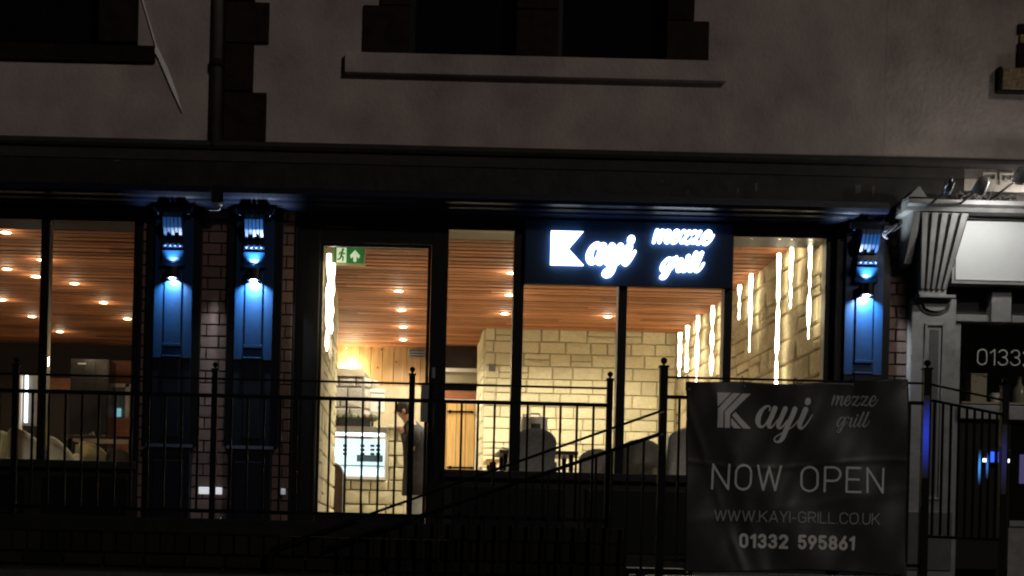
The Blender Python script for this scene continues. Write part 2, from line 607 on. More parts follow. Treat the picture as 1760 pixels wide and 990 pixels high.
KAYI_I = [[(1585, 325, 88), (1545, 430, 86), (1503, 540, 82), (1492, 610, 70), (1522, 648, 42), (1580, 602, 28), (1650, 500, 22), (1697, 418, 16)], [(1622, 178, 96), (1618, 208, 96)]]
KPOLY = [[(78, 65), (315, 65), (88, 300)],
         [(345, 68), (478, 68), (185, 378), (188, 650), (92, 650), (92, 335)],
         [(512, 70), (655, 70), (305, 420), (305, 650), (212, 650), (207, 385)],
         [(398, 378), (680, 650), (545, 650), (338, 440)],
         [(330, 480), (508, 650), (380, 650), (326, 600)]]
MEZZE = [
    [[(150, 150, 32), (128, 230, 32), (103, 330, 26)], [(115, 300, 12), (160, 215, 14), (225, 148, 20)], [(250, 158, 32), (225, 240, 32), (195, 325, 28)], [(205, 300, 12), (260, 210, 14), (315, 148, 20)],
     [(345, 158, 32), (318, 240, 32), (300, 300, 30), (322, 330, 20), (370, 270, 12)]],
    [[(395, 255, 14), (470, 225, 14), (496, 165, 18), (455, 146, 20), (405, 220, 32), (392, 290, 32), (420, 330, 24), (480, 300, 14), (525, 230, 12)]],
    [[(540, 195, 14), (575, 148, 24), (625, 168, 20), (675, 150, 16), (620, 235, 22), (548, 320, 22), (600, 310, 20), (650, 335, 20), (705, 270, 12)]],
    [[(715, 195, 14), (750, 148, 24), (800, 168, 20), (852, 150, 16), (797, 235, 22), (725, 320, 22), (777, 310, 20), (827, 335, 20), (882, 270, 12)]],
    [[(895, 255, 14), (985, 225, 14), (1012, 165, 18), (965, 146, 22), (905, 220, 32), (892, 290, 34), (930, 338, 26), (1000, 300, 14), (1058, 205, 10)]]]
GRILL = [
    [[(390, 600, 18), (320, 588, 24), (245, 670, 36), (222, 750, 34), (250, 785, 22), (310, 720, 14), (385, 610, 14)], [(400, 592, 36), (345, 740, 36), (295, 860, 32), (255, 905, 22), (208, 898, 14), (235, 850, 12), (330, 790, 12), (440, 680, 10)]],
    [[(448, 560, 24), (462, 610, 16), (510, 598, 22), (532, 610, 32), (488, 720, 34), (482, 778, 28), (520, 775, 14), (570, 715, 10)]],
    [[(622, 600, 34), (578, 700, 34), (560, 762, 30), (588, 782, 16), (650, 715, 10)], [(642, 540, 40), (640, 545, 40)]],
    [[(762, 480, 36), (690, 670, 36), (660, 750, 30), (690, 778, 16), (750, 712, 10)]],
    [[(856, 480, 36), (784, 670, 36), (756, 745, 34), (790, 778, 22), (850, 722, 14), (888, 650, 10)]]]


def brush(letters, box, x0, x1, z0, z1, extra, y_of, depth, mat, parent, cell):
    bx0, bx1, by0, by1 = box
    sx, sz = (x1 - x0) / (bx1 - bx0), (z1 - z0) / (by1 - by0)
    sw = (sx + sz) / 2
    for L in letters:
        st = [[(x0 + (p[0] - bx0) * sx, z1 - (p[1] - by0) * sz, max(p[2] * sw + extra, cell * 1.3)) for p in smooth_stroke(s, 5)] for s in L]
        letter('letter', st, cell, y_of, depth, mat, parent)


# =================================================================== GROUND
FL = 0.0
TER = -0.32           # terrace level in front of the shops
ST = -1.72            # street level
g = struct(MB().box(-60, 60, -60, 30, ST - 0.3, ST).build('road', M['asphalt']))
t = struct(MB().box(-9, 9, -4.62, 0.3, ST - 0.02, TER).build('terrace', M['concrete']))
fl = struct(MB().box(-8, 8, 0.06, 10, -0.2, FL).build('floor', M['floor']))

# =================================================================== UPPER STOREY
ZB = 3.27             # bottom of the rendered wall
bld = thing('building', 'rendered upper storey with brown stone quoins above the restaurant', 'building', (0, 0, ZB))
seam = W(1521, 150, 0).x
# render wall with openings cut by assembling panels
lw = [W(0, 60, 0).x - 0.9, W(238, 40, 0).x]       # left window opening
lw_z = 3.93
cw = [W(700, 50, 0).x, W(1150, 50, 0).x]
cw_z = 4.05
wz1 = 6.6
tall = 6.1
w1 = MB()
xl, x_p0 = -8.0, W(362, 120, 0).x
w1.box(xl, lw[0], 0, 0.4, ZB, wz1)
w1.box(lw[1], x_p0, 0, 0.4, ZB, wz1)
w1.box(lw[0], lw[1], 0, 0.4, ZB, lw_z - 0.01)
w1.box(lw[0], lw[1], 0, 0.4, tall, wz1)
w1.build('render_wall', M['render'], bld)
x_p1 = W(436, 120, 0).x
w2 = MB()
w2.box(x_p1, cw[0], 0.0, 0.4, ZB, wz1)
w2.box(cw[1], seam - 0.004, 0.0, 0.4, ZB, wz1)
w2.box(cw[0], cw[1], 0.0, 0.4, ZB, cw_z - 0.02)
w2.box(cw[0], cw[1], 0.0, 0.4, tall, wz1)
w2.build('render_wall', M['render'], bld)
B('joint', M['render'], bld, seam - 0.0035, seam + 0.0035, 0.006, 0.1, ZB, wz1)
# quoin strip between the two rendered bays
B('pier_core', M['quoin'], bld, W(384, 120, 0).x, x_p1 - 0.002, -0.012, 0.4, ZB - 0.03, wz1)
z = ZB - 0.02
k = 0
for zz0, zz1, wide in ((ZB - 0.02, 3.70, 1), (3.70, 4.115, 0), (4.115, 4.475, 1), (4.475, 4.9, 0), (4.9, 5.3, 1), (5.3, 5.7, 0), (5.7, 6.1, 1), (6.1, 6.55, 0)):
    xa = W(386, 120, 0).x + random.uniform(0, .008)
    xb = W(461 if wide else 434, 120, 0).x + random.uniform(-.008, .008)
    MB().box(xa, xb, -0.028 - random.uniform(0, .006), 0.2, zz0 + 0.006, zz1 - 0.006, 0.008).build('quoin', M['quoin'], bld)
dp = MB()
xd = W(373, 120, 0).x
dp.tube([(xd, -0.03, ZB - 0.05), (xd, -0.03, wz1)], 0.048, 14)
dp.build('drainpipe', pmat('brown_drainpipe', (0.055, 0.047, 0.042), 0.6, 0.2, 9), bld, True)
for zz in (3.9, 5.6):
    MB().tube([(xd, -0.03, zz), (xd, -0.03, zz + 0.06)], 0.06, 14).build('pipe_collar', M['quoin'], bld, True)


def window(parent, x0, x1, z0, z1, mull=None):
    w = MB()
    fw = 0.05
    w.box(x0, x0 + fw, 0.16, 0.24, z0, z1).box(x1 - fw, x1, 0.16, 0.24, z0, z1)
    w.box(x0 + fw, x1 - fw, 0.16, 0.24, z0, z0 + fw).box(x0 + fw, x1 - fw, 0.16, 0.24, z1 - fw, z1)
    w.box(x0 + fw, x1 - fw, 0.165, 0.235, (z0 + z1) / 2 - 0.02, (z0 + z1) / 2 + 0.02)
    f = w.build('window', M['frame'], parent)
    B('pane', M['darkglass'], f, x0 + fw * 0.8, x1 - fw * 0.8, 0.195, 0.205, z0 + fw * 0.8, z1 - fw * 0.8)
    B('room_dark', M['darkroom'], f, x0 - 0.1, x1 + 0.1, 0.41, 0.45, z0 - 0.1, z1 + 0.1)
    return f


# left window
B('window_sill', M['quoin'], bld, lw[0] - 0.2, W(267, 95, 0).x, -0.035, 0.3, lw_z, W(150, 78, 0).z, 0.006)
window(bld, lw[0], lw[1] - 0.34, W(150, 78, 0).z + 0.002, tall)
for i, (a, b) in enumerate(((4.10, 4.48), (4.48, 4.86), (4.86, 5.25), (5.25, 5.65), (5.65, 6.08))):
    xr = W(238 if i % 2 == 0 else 266, 40, 0).x
    MB().box(lw[1] - 0.34, xr, -0.02 - random.uniform(0, .006), 0.3, a + 0.006, b - 0.006, 0.006).build('quoin', M['quoin'], bld)
# centre window: jamb stones, mullion, two lights, rendered sill
x_m0, x_m1 = W(887, 50, 0).x, W(960, 50, 0).x
window(bld, cw[0] + 0.02, x_m0, cw_z, tall)
window(bld, x_m1, cw[1] - 0.02, cw_z, tall)
zc0 = cw_z + 0.0
lev = [zc0, 4.475, 4.86, 5.25, 5.65, 6.1]
for i in range(5):
    wide = i % 2 == 0
    a, b = lev[i] + 0.005, lev[i + 1] - 0.005
    MB().box(W(624 if wide else 652, 50, 0).x, cw[0] + 0.02, -0.02 - random.uniform(0, .006), 0.3, a, b, 0.006).build('quoin', M['quoin'], bld)
    MB().box(cw[1] - 0.02, W(1218 if wide else 1192, 60, 0).x, -0.02 - random.uniform(0, .006), 0.3, a + (-0.07 if i else 0), b - 0.07, 0.006).build('quoin', M['quoin'], bld)
    MB().box(x_m0, x_m1, -0.01, 0.28, a, b, 0.006).build('mullion_stone', M['quoin'], bld)
B('window_sill', M['render'], bld, W(593, 115, 0).x, W(1246, 122, 0).x, -0.07, 0.1, 3.875, 4.05, 0.008)
# fascia and moulded band under the render
MB().profile([(-0.07, 3.225), (-0.07, 3.25), (-0.05, 3.268), (0.05, 3.268), (0.05, 3.10), (-0.03, 3.10), (-0.03, 3.19), (-0.055, 3.20)], -8, 9).build('string_course', pmat('brown_band', (0.014, 0.0105, 0.008), 0.8, 0.4, 9, 0.4, 30), bld)
fx = MB()
fx.box(-8, 9, -0.02, 0.4, 2.80, 3.10)
fx.build('fascia', M['fascia'], bld)
B('header_wall', M['frame'], bld, -8, W(1562, 380, 0).x, 0.10, 0.4, 2.57, 2.80)
# flaking paint on the fascia
for u, v, w_, h_ in ((1266, 328, 4, 12), (1297, 322, 5, 16), (1470, 325, 9, 16), (1498, 328, 5, 20), (1180, 330, 4, 7), (196, 276, 10, 4), (880, 308, 8, 3), (1135, 312, 6, 4)):
    p0, p1 = W(u, v + h_ / 2, -0.02), W(u + w_, v - h_ / 2, -0.02)
    sh = random.uniform(-.01, .01)
    MB().prism([(p0.x, p0.z), (p1.x - sh, p0.z + .01), (p1.x, p1.z), (p0.x + sh, p1.z - .01)], -0.024, -0.018).build('paint_flake', pmat('flake', (0.05, 0.045, 0.045), 0.7), bld)

# cornice above the shopfront
cor = [(0.1, 2.685), (-0.16, 2.685), (-0.17, 2.70), (-0.24, 2.705), (-0.25, 2.722), (-0.31, 2.73), (-0.33, 2.755), (-0.33, 2.79), (-0.30, 2.80), (-0.30, 2.815), (0.1, 2.83)]
xk = W(372, 350, -0.2).x
xr = W(1520, 375, -0.2).x

# =================================================================== SHOPFRONT
sf = thing('shopfront', 'black framed restaurant shopfront with a glazed door and wide panes', 'shopfront', (0, 0, 0))
MB().profile(cor, -8, xk - 0.03).build('cornice', M['cornice'], sf)
MB().profile(cor, xk + 0.07, xr).build('cornice', M['cornice'], sf)
B('cornice_joint', M['frame'], sf, xk - 0.029, xk + 0.069, -0.29, 0.1, 2.68, 2.83)
HEAD, DHEAD, SILL = 2.57, 2.44, 0.505
Y0, Y1 = 0.02, 0.14


def ux(u, v=600, Y=0.02): return W(u, v, Y).x


# left window
XLa, XLb = ux(-90), ux(226)
m0, m1 = ux(66), ux(81)
for a, b, nm in ((XLa - 0.1, XLa, 'jamb'), (m0, m1, 'mullion'), (XLb, ux(241), 'jamb')):
    B(nm, M['frame'], sf, a, b, Y0, Y1, SILL, HEAD, 0.004)
B('transom', M['frame'], sf, XLa - 0.1, ux(241), Y0 - 0.003, Y1 + 0.003, HEAD, HEAD + 0.2)
B('window_sill', M['sillblk'], sf, XLa - 0.1, ux(241), -0.06, Y1, SILL - 0.07, SILL - 0.002, 0.006)
for a, b in ((XLa, m0), (m1, XLb)):
    B('pane', M['glass'], sf, a + 0.001, b - 0.001, 0.075, 0.081, SILL + 0.001, HEAD - 0.001)
# right group
xj0, xd0 = ux(507), ux(546)
xd1, xp1 = ux(738), ux(767)
xa, xb = ux(880), ux(898)
xc, xd = ux(1061), ux(1076)
xe, xf = ux(1243), ux(1257)
xg, xh = ux(1416), ux(1447)
for a, b, z0, nm in ((xj0, xd0, -0.3, 'jamb'), (xd1, xp1, -0.3, 'mullion'), (xa, xb, SILL, 'mullion'), (xc, xd, SILL, 'mullion'), (xe, xf, SILL, 'mullion'), (xg, xh, SILL, 'jamb')):
    B(nm, M['frame'], sf, a, b, Y0, Y1, z0, HEAD, 0.004)
B('jamb_bead', M['frame'], sf, xj0 - 0.02, xj0 - 0.002, -0.01, Y1, -0.3, HEAD, 0.004)
B('transom', M['frame'], sf, xj0 - 0.02, xh, Y0 - 0.003, Y1 + 0.003, HEAD, HEAD + 0.2)
B('door_head', M['frame'], sf, xd0, xd1, Y0 + 0.003, Y1 - 0.003, DHEAD, HEAD - 0.002)
B('window_sill', M['sillblk'], sf, xp1 + 0.001, xh, -0.06, Y1, SILL - 0.07, SILL - 0.002, 0.006)
for a, b in ((xp1, xa), (xb, xc), (xd, xe), (xf, xg)):
    B('pane', M['glass'], sf, a + 0.001, b - 0.001, 0.075, 0.081, SILL + 0.001, HEAD - 0.001)
# stall risers with panels
for a, b in ((XLa - 0.1, ux(241)), (xp1, xh)):
    B('stall_riser', M['sillblk'], sf, a, b, 0.0, 0.2, TER, SILL - 0.072)
    n = max(2, int((b - a) / 0.9))
    for k in range(n):
        p0 = a + (b - a) * (k + 0.08) / n
        p1 = a + (b - a) * (k + 0.92) / n
        B('panel', M['frame'], sf, p0, p1, -0.018, 0.001, TER + 0.14, SILL - 0.14, 0.006)
# door
dr = thing('x', '', '', (0, 0, 0))
bpy.data.objects.remove(dr)
dm = MB()
dm.box(xd0 + 0.003, xd0 + 0.03, 0.05, 0.10, 0.02, DHEAD - 0.004).box(xd1 - 0.03, xd1 - 0.003, 0.05, 0.10, 0.02, DHEAD - 0.004)
dm.box(xd0 + 0.03, xd1 - 0.03, 0.05, 0.10, DHEAD - 0.03, DHEAD - 0.004).box(xd0 + 0.03, xd1 - 0.03, 0.05, 0.10, 0.02, 0.112)
door = dm.build('door', M['frame'], sf)
B('pane', M['glass'], door, xd0 + 0.028, xd1 - 0.028, 0.072, 0.078, 0.11, DHEAD - 0.028)
p0, p1 = W(722, 725, 0.03), W(739, 661, 0.03)
B('lock_plate', M['greyplate'], door, p0.x, p1.x, 0.02, 0.048, p0.z, p1.z, 0.004)
hd = MB()
hd.tube([(p1.x + 0.03, -0.02, p0.z - 0.5), (p1.x + 0.03, -0.02, p1.z)], 0.013, 10)
hd.tube([(p1.x + 0.03, -0.02, p0.z - 0.45), (p1.x + 0.03, 0.05, p0.z - 0.45)], 0.01, 8).tube([(p1.x + 0.03, -0.02, p1.z - 0.05), (p1.x + 0.03, 0.05, p1.z - 0.05)], 0.01, 8)
hd.build('handle', M['frame'], door, True)
p0, p1 = W(742, 650, 0.02), W(748, 632, 0.02)
B('entry_sensor', M['greyplate'], sf, p0.x, p1.x, -0.004, 0.018, p0.z, p1.z, 0.003)
B('threshold', pmat('metal_threshold', (0.16, 0.16, 0.17), 0.35, 0.3, 20, 0.2, 60, metal=0.6), sf, xj0, xp1, -0.12, 0.10, -0.035, 0.004, 0.004)
st_ = struct(MB().box(xj0 - 0.05, xp1 + 0.05, -0.45, -0.005, TER - 0.01, -0.055, 0.006).build('step', pmat('door_step', (0.11, 0.105, 0.1), 0.5, 0.35, 9, 0.4, 30)))

# ---- brick piers
brick_vars = block_variants(M['brickpale'], 5, 0.02, 0.012)


def brick_pier(x0, x1, gap0=None):
    core = B('brick_pier', M['mortar'], sf, x0, x1, 0.012, 0.25, TER, HEAD + 0.1)
    z, k = TER + 0.02, 0
    while z < 2.66:
        a = x0 - (0.11 if k % 2 else 0.0)
        while a < x1 - 0.02:
            b0, b1 = max(a, x0), min(a + 0.225, x1)
            if b1 - b0 > 0.03:
                put('brick', random.choice(brick_vars), ((b0 + b1) / 2, 0.012, z + 0.05), core, None, (b1 - b0 - 0.011, 0.03, 0.088))
            a += 0.225
        z += 0.1
        k += 1
    return core


brick_pier(ux(241) + 0.003, xj0 - 0.022)
brick_pier(xh + 0.003, W(1562, 600, 0).x)

# ---- blue pilasters with bracket and panel
PX = [-2.04, -1.35, 3.86]


def pilaster(x):
    sh = MB()
    hw = 0.16
    sh.box(x - hw, x + hw, -0.08, 0.0, 1.403, 2.74)
    s = sh.build('pilaster', M['bluepaint'], sf)
    B('backing_board', M['frame'], s, x - 0.235, x + 0.235, -0.045, 0.0, 0.66, 2.70, 0.004)  # black board standing in for the pilaster's shadow on the brick
    # raised centre strip and ledges
    B('panel', M['bluepaint'], s, x - 0.072, x + 0.072, -0.094, -0.0805, 1.52, 2.12, 0.004)
    B('ledge', M['bluepaint'], s, x - 0.078, x + 0.078, -0.104, -0.0805, 1.492, 1.518, 0.003)
    B('ledge', M['bluepaint'], s, x - 0.078, x + 0.078, -0.104, -0.0805, 1.401, 1.415, 0.003)
    B('ledge', M['blueshade'], s, x - hw - 0.004, x + hw + 0.004, -0.0905, -0.0805, 1.392, 1.3995, 0.002)
    B('dado', M['blueshade'], s, x - hw, x + hw, -0.08, 0.0, 0.66, 1.402)
    B('panel', M['blueshade'], s, x - 0.072, x + 0.072, -0.090, -0.0805, 0.72, 1.398, 0.004)
    B('plinth', M['blueshade'], s, x - 0.185, x + 0.185, -0.12, 0.0, TER + 0.002, 0.62, 0.006)
    MB().profile([(0, 0.62), (-0.128, 0.62), (-0.13, 0.63), (-0.09, 0.66), (0, 0.66)], x - 0.2, x + 0.2).build('plinth_cap', M['capdark'], s)
    B('panel', M['blueshade'], s, x - 0.13, x + 0.13, -0.132, -0.121, -0.15, 0.52, 0.005)
    # bracket: deepens upward
    br = MB()
    br.profile([(-0.081, 2.18), (-0.115, 2.19), (-0.135, 2.24), (-0.14, 2.30), (-0.081, 2.31)], x - 0.09, x + 0.09)
    br.build('bracket', M['bluepaint'], s)
    MB().profile([(-0.081, 2.172), (-0.125, 2.178), (-0.13, 2.20), (-0.125, 2.21), (-0.081, 2.215)], x - 0.1, x + 0.1).build('bracket_foot', M['bluepaint'], s)
    for k in range(4):
        xx = x - 0.066 + k * 0.044
        MB().ball((xx, -0.158, 2.345), 0.016, 10, 6).build('bead', M['bluepaint'], s, True)
    MB().profile([(-0.081, 2.325), (-0.145, 2.325), (-0.152, 2.36), (-0.145, 2.40), (-0.081, 2.40)], x - 0.085, x + 0.085).build('bead_band', M['cornice'], s)
    # fluted scroll block
    for k in range(5):
        xx = x - 0.064 + k * 0.032
        MB().profile([(-0.081, 2.42), (-0.155, 2.43), (-0.20, 2.48), (-0.235, 2.56), (-0.235, 2.60), (-0.081, 2.60)], xx - 0.0125, xx + 0.0125).build('flute', M['bluepaint'], s)
    B('scroll_core', M['bluepaint'], s, x - 0.075, x + 0.075, -0.15, -0.081, 2.42, 2.60)
    MB().profile([(-0.0, 2.62), (-0.16, 2.62), (-0.165, 2.64), (-0.17, 2.66), (-0.17, 2.684), (0, 2.684)], x - 0.17, x + 0.17).build('capital', M['cornice'], s)
    for k in range(5):
        MB().ball((x - 0.13 + k * 0.065, -0.165, 2.612), 0.010, 8, 6).build('bead', M['bluepaint'], s, True)
    return s


for x in PX: pilaster(x)

# ---- wall lights, up and down
labels = ['small black up-and-down wall light on the blue pilaster nearest the left window',
          'small black up-and-down wall light on the blue pilaster beside the door',
          'small black up-and-down wall light on the blue pilaster behind the banner']
WL_ENERGY = [26, 52, 48]
for x, lb, en in zip(PX, labels, WL_ENERGY):
    w = thing('wall_light', lb, 'wall light', (x, -0.08, 2.11), 'wall lights on the blue pilasters')
    B('back_plate', M['frame'], w, x - 0.04, x + 0.04, -0.108, -0.0955, 2.06, 2.16, 0.004)
    bd = MB().lathe((x, -0.155, 2.06), [(0.046, 0.03), (0.046, 0.0), (0.055, 0.0), (0.055, 0.096), (0.046, 0.096), (0.046, 0.066)], 20)
    bd.tube([(x, -0.115, 2.11), (x, -0.106, 2.11)], 0.02, 10)
    bd.build('body', M['frame'], w, False)
    for zz, nm, rx in ((2.1265, 'lens_up', math.pi), (2.0915, 'lens_down', 0)):
        MB().lathe((x, -0.155, zz), [(0.036, 0), (0.036, 0.002)], 18).build('lens', M['lamplens'], w)
        ld = bpy.data.lights.new('wall_light_beam', 'SPOT')
        ld.energy = en * (2.9 if rx == 0 else 1.5)
        ld.color = (0.80, 0.93, 1.0)
        ld.spot_size = R(124) if rx == 0 else R(82)
        ld.spot_blend = 0.85 if rx == 0 else 0.8
        ld.shadow_soft_size = 0.016
        lo = bpy.data.objects.new('wall_light_beam', ld)
        COL.objects.link(lo)
        lo.parent = w
        lo.location = Vector((x, -0.170 if rx else -0.150, zz + (0.034 if rx else -0.004))) - w.location
        lo.rotation_euler = (rx if rx else R(40), 0, 0)

# =================================================================== ILLUMINATED SIGN
sg = thing('shop_sign', 'black sign board with glowing white script lettering above the middle panes', 'sign', (W(1080, 430, 0).x, -0.02, 2.4))
sx0, sx1 = W(902, 430, 0).x, W(1258, 430, 0).x
B('board', M['signboard'], sg, sx0, sx1, -0.035, 0.016, 2.112, 2.665, 0.004)
SY = -0.085
flat = lambda y: (lambda x, z: y)
k0, k1 = W(947, 426, SY), W(1004, 426, SY)
kz1, kz0 = W(970, 397, SY).z, W(970, 455, SY).z


def kmap(p, x0, x1, z0, z1):
    return (x0 + (p[0] - 78) / 602 * (x1 - x0), z1 - (p[1] - 65) / 585 * (z1 - z0))


def fatten(poly, e):
    c = np.mean(poly, 0)
    return [tuple(np.array(p) + (np.array(p) - c) / (np.linalg.norm(np.array(p) - c) + 1e-9) * e) for p in poly]


kb = thing('tmp', '', '')
bpy.data.objects.remove(kb)
klogo = [kmap(p, k0.x, k1.x, kz0, kz1) for p in [(78, 65), (660, 65), (395, 372), (680, 650), (78, 650)]]
MB().prism(klogo, SY, SY + 0.03).build('letter', M['letterface'], sg)
MB().prism(fatten(klogo, -0.012), SY + 0.031, SY + 0.04).build('letter_back', M['letterhalo'], sg)
a0, a1 = W(1006, 430, SY), W(1094, 430, SY)
az1, az0 = W(1050, 403, SY).z, W(1050, 477, SY).z
BOX1 = (735, 1705, 130, 900)
brush([KAYI_A, KAYI_Y, KAYI_I], BOX1, a0.x + 0.02, a1.x - 0.01, az0 + 0.01, az1 - 0.01, 0.020, flat(SY), 0.03, M['letterface'], sg, 0.0048)
brush([KAYI_A + KAYI_Y + KAYI_I], BOX1, a0.x + 0.02, a1.x - 0.01, az0 + 0.01, az1 - 0.01, 0.006, flat(SY + 0.031), 0.009, M['letterhalo'], sg, 0.006)
for o in [o for o in bpy.data.objects if o.name.startswith('letter') and o.parent == sg][-1:]: o.name = 'letter_back'
BOXM = (88, 1062, 130, 345)
BOXG = (200, 890, 462, 918)
m0_, m1_ = W(1121, 405, SY), W(1228, 405, SY)
mz1, mz0 = W(1175, 393, SY).z, W(1175, 420, SY).z
brush(MEZZE, BOXM, m0_.x + 0.01, m1_.x - 0.005, mz0 + 0.008, mz1 - 0.008, 0.0125, flat(SY), 0.03, M['letterface'], sg, 0.0045)
brush([[s for L in MEZZE for s in L]], BOXM, m0_.x + 0.01, m1_.x - 0.005, mz0 + 0.008, mz1 - 0.008, 0.002, flat(SY + 0.031), 0.009, M['letterhalo'], sg, 0.006)
for o in [o for o in bpy.data.objects if o.name.startswith('letter') and o.parent == sg and 'back' not in o.name][-1:]: o.name = 'letter_back'
g0_, g1_ = W(1134, 455, SY), W(1211, 455, SY)
gz1, gz0 = W(1172, 430, SY).z, W(1172, 481, SY).z
brush(GRILL, BOXG, g0_.x + 0.01, g1_.x - 0.005, gz0 + 0.008, gz1 - 0.008, 0.0125, flat(SY), 0.03, M['letterface'], sg, 0.0045)
brush([[s for L in GRILL for s in L]], BOXG, g0_.x + 0.01, g1_.x - 0.005, gz0 + 0.008, gz1 - 0.008, 0.002, flat(SY + 0.031), 0.009, M['letterhalo'], sg, 0.006)
for o in sorted([o for o in bpy.data.objects if o.parent == sg and o.data and o.data.materials and o.data.materials[0] == M['letterhalo']], key=lambda o: o.name):
    if not o.name.startswith('letter_back'): o.name = 'letter_back'

# =================================================================== INTERIOR
CZ = 2.76
XR = 3.60
ceil = struct(MB().box(-8, 4.2, 0.15, 9.6, CZ + 0.07, CZ + 0.2).build('ceiling', M['void']))
# slats run across the room; butt joints at random
Y = 0.22
while Y < 9.4:
    wdt = random.choice((0.095, 0.11, 0.11, 0.15, 0.19))
    x = -8.0 - random.uniform(0, 2.5)
    while x < XR:
        L_ = random.choice((2.4, 3.0, 3.6))
        a, b = max(x, -8.0), min(x + L_, XR - 0.005)
        if b - a > 0.1 and not (b < -6.2 and Y < 3):
            MB().box(a + 0.001, b - 0.001, Y, Y + wdt, CZ + random.uniform(-.002, .002), CZ + 0.055).build('slat', M['slat'], ceil)
        x += L_
    Y += wdt + random.choice((0.04, 0.05, 0.06))
# right stone wall
rw = thing('stone_wall', 'rough beige stone side wall with glowing drip strips inside the right window', 'wall', (XR, 3.4, 0))
B('wall_core', M['roughmortar'], rw, XR + 0.03, XR + 0.3, 0.15, 6.9, 0.0, CZ + 0.06)
rv = block_variants(M['rough'], 9, 0.12, 0.05)
lay_stones('stone', rw, rv, 0.15, 6.8, 0.45, CZ + 0.02, lambda a, z: (Vector((XR + 0.03, a, z)), (0, 0, -math.pi / 2)), (0.17, 0.27), (0.26, 0.6), depth=0.075)
# back wall
YB = 6.8
bw = thing('stone_wall', 'cream coursed stone back wall facing the middle panes', 'wall', (2.3, YB, 0))
XBL = 1.0
B('wall_core', M['creammortar'], bw, XBL, XR, YB + 0.02, YB + 0.3, 0.0, CZ + 0.06)
cv = block_variants(M['cream'], 9, 0.10, 0.03)
lay_stones('stone', bw, cv, XBL, XR - 0.03, 0.35, CZ + 0.03, lambda a, z: (Vector((a, YB + 0.02, z)), (0, 0, 0)), (0.145, 0.2), (0.2, 0.42), gap=0.008, depth=0.06)
lay_stones('stone', bw, cv, YB + 0.05, 8.4, 0.9, CZ + 0.03, lambda a, z: (Vector((XBL - 0.0, a, z)), (0, 0, -math.pi / 2)), (0.17, 0.24), (0.4, 0.7), gap=0.010, depth=0.05)
B('wall_core', M['creammortar'], bw, XBL + 0.001, XBL + 0.25, YB + 0.31, 8.5, 0, CZ + 0.06)
vent = W(846, 632, YB)
B('vent_hole', M['darkwood'], bw, vent.x - 0.045, vent.x + 0.045, YB - 0.045, YB - 0.01, vent.z - 0.045, vent.z + 0.045)
# partition beside the door
XP = -0.80
pw = thing('stone_partition', 'pale stone partition wall just inside the left edge of the door', 'wall', (XP, 1.7, 0))
B('wall_core', M['roughmortar'], pw, XP - 0.3, XP - 0.03, 0.15, 3.25, 0, 2.40)
B('wall_core', M['roughmortar'], pw, XP - 0.3, XP - 0.03, 0.15, 2.3, 2.401, CZ + 0.06)
MB().add([(xx_, y_, z_) for xx_ in (XP - 0.3, XP - 0.005) for y_, z_ in [(2.3, 2.402), (3.25, 2.402)] + [(3.25 - 0.28 * (1 - math.cos(R(a_))) , 2.402 + 0.12 * math.sin(R(a_))) for a_ in range(15, 91, 15)] + [(2.3, 2.53)]],
         [tuple(range(9)), tuple(range(17, 8, -1))] + [(k_, 9 + k_, 9 + (k_ + 1) % 9, (k_ + 1) % 9) for k_ in range(9)]).build('shoulder', M['cream'], pw)
lay_stones('stone', pw, cv, 0.16, 2.3, 2.40, CZ + 0.02, lambda a, z: (Vector((XP - 0.03, a, z)), (0, 0, math.pi / 2)), (0.15, 0.2), (0.26, 0.5), depth=0.06)
lay_stones('stone', pw, cv, 0.16, 3.25, 0.0, 2.40, lambda a, z: (Vector((XP - 0.03, a, z)), (0, 0, math.pi / 2)), (0.18, 0.27), (0.26, 0.5), depth=0.06)
# wooden back wall of the kitchen, plank by plank
YK = 8.8
kw = thing('plank_wall', 'pine plank wall behind the grill hood at the back of the room', 'wall', (-0.4, YK, 0))
x = -2.2
while x < 0.42:
    wq = random.choice((0.14, 0.17, 0.20))
    MB().box(x + 0.003, x + wq - 0.003, YK + random.uniform(0, .006), YK + 0.05, 0, CZ + 0.05, 0.004).build('plank', M['pine'], kw)
    x += wq
x_kw = x
for u, v in ((681, 622), (649, 632), (656, 601)):
    q = W(u, v, YK - 0.002)
    MB().tube([(q.x, YK - 0.004, q.z), (q.x, YK + 0.002, q.z)], 0.014, 10).build('knot', M['darkwood'], kw)
q0, q1 = W(702, 614, YK - 0.1), W(731, 601, YK - 0.1)
ac = thing('wall_vent', 'small dark grille high on the plank wall', 'vent', (q0.x, YK, q0.z))
B('casing', M['greyplate'], ac, q0.x, q1.x, YK - 0.1, YK - 0.002, q0.z, q1.z, 0.006)
for k in range(3):
    zz = q0.z + (q1.z - q0.z) * (k + 0.5) / 3
    B('louvre', M['blackgloss'], ac, q0.x + 0.02, q1.x - 0.02, YK - 0.108, YK - 0.1005, zz - 0.008, zz + 0.008)
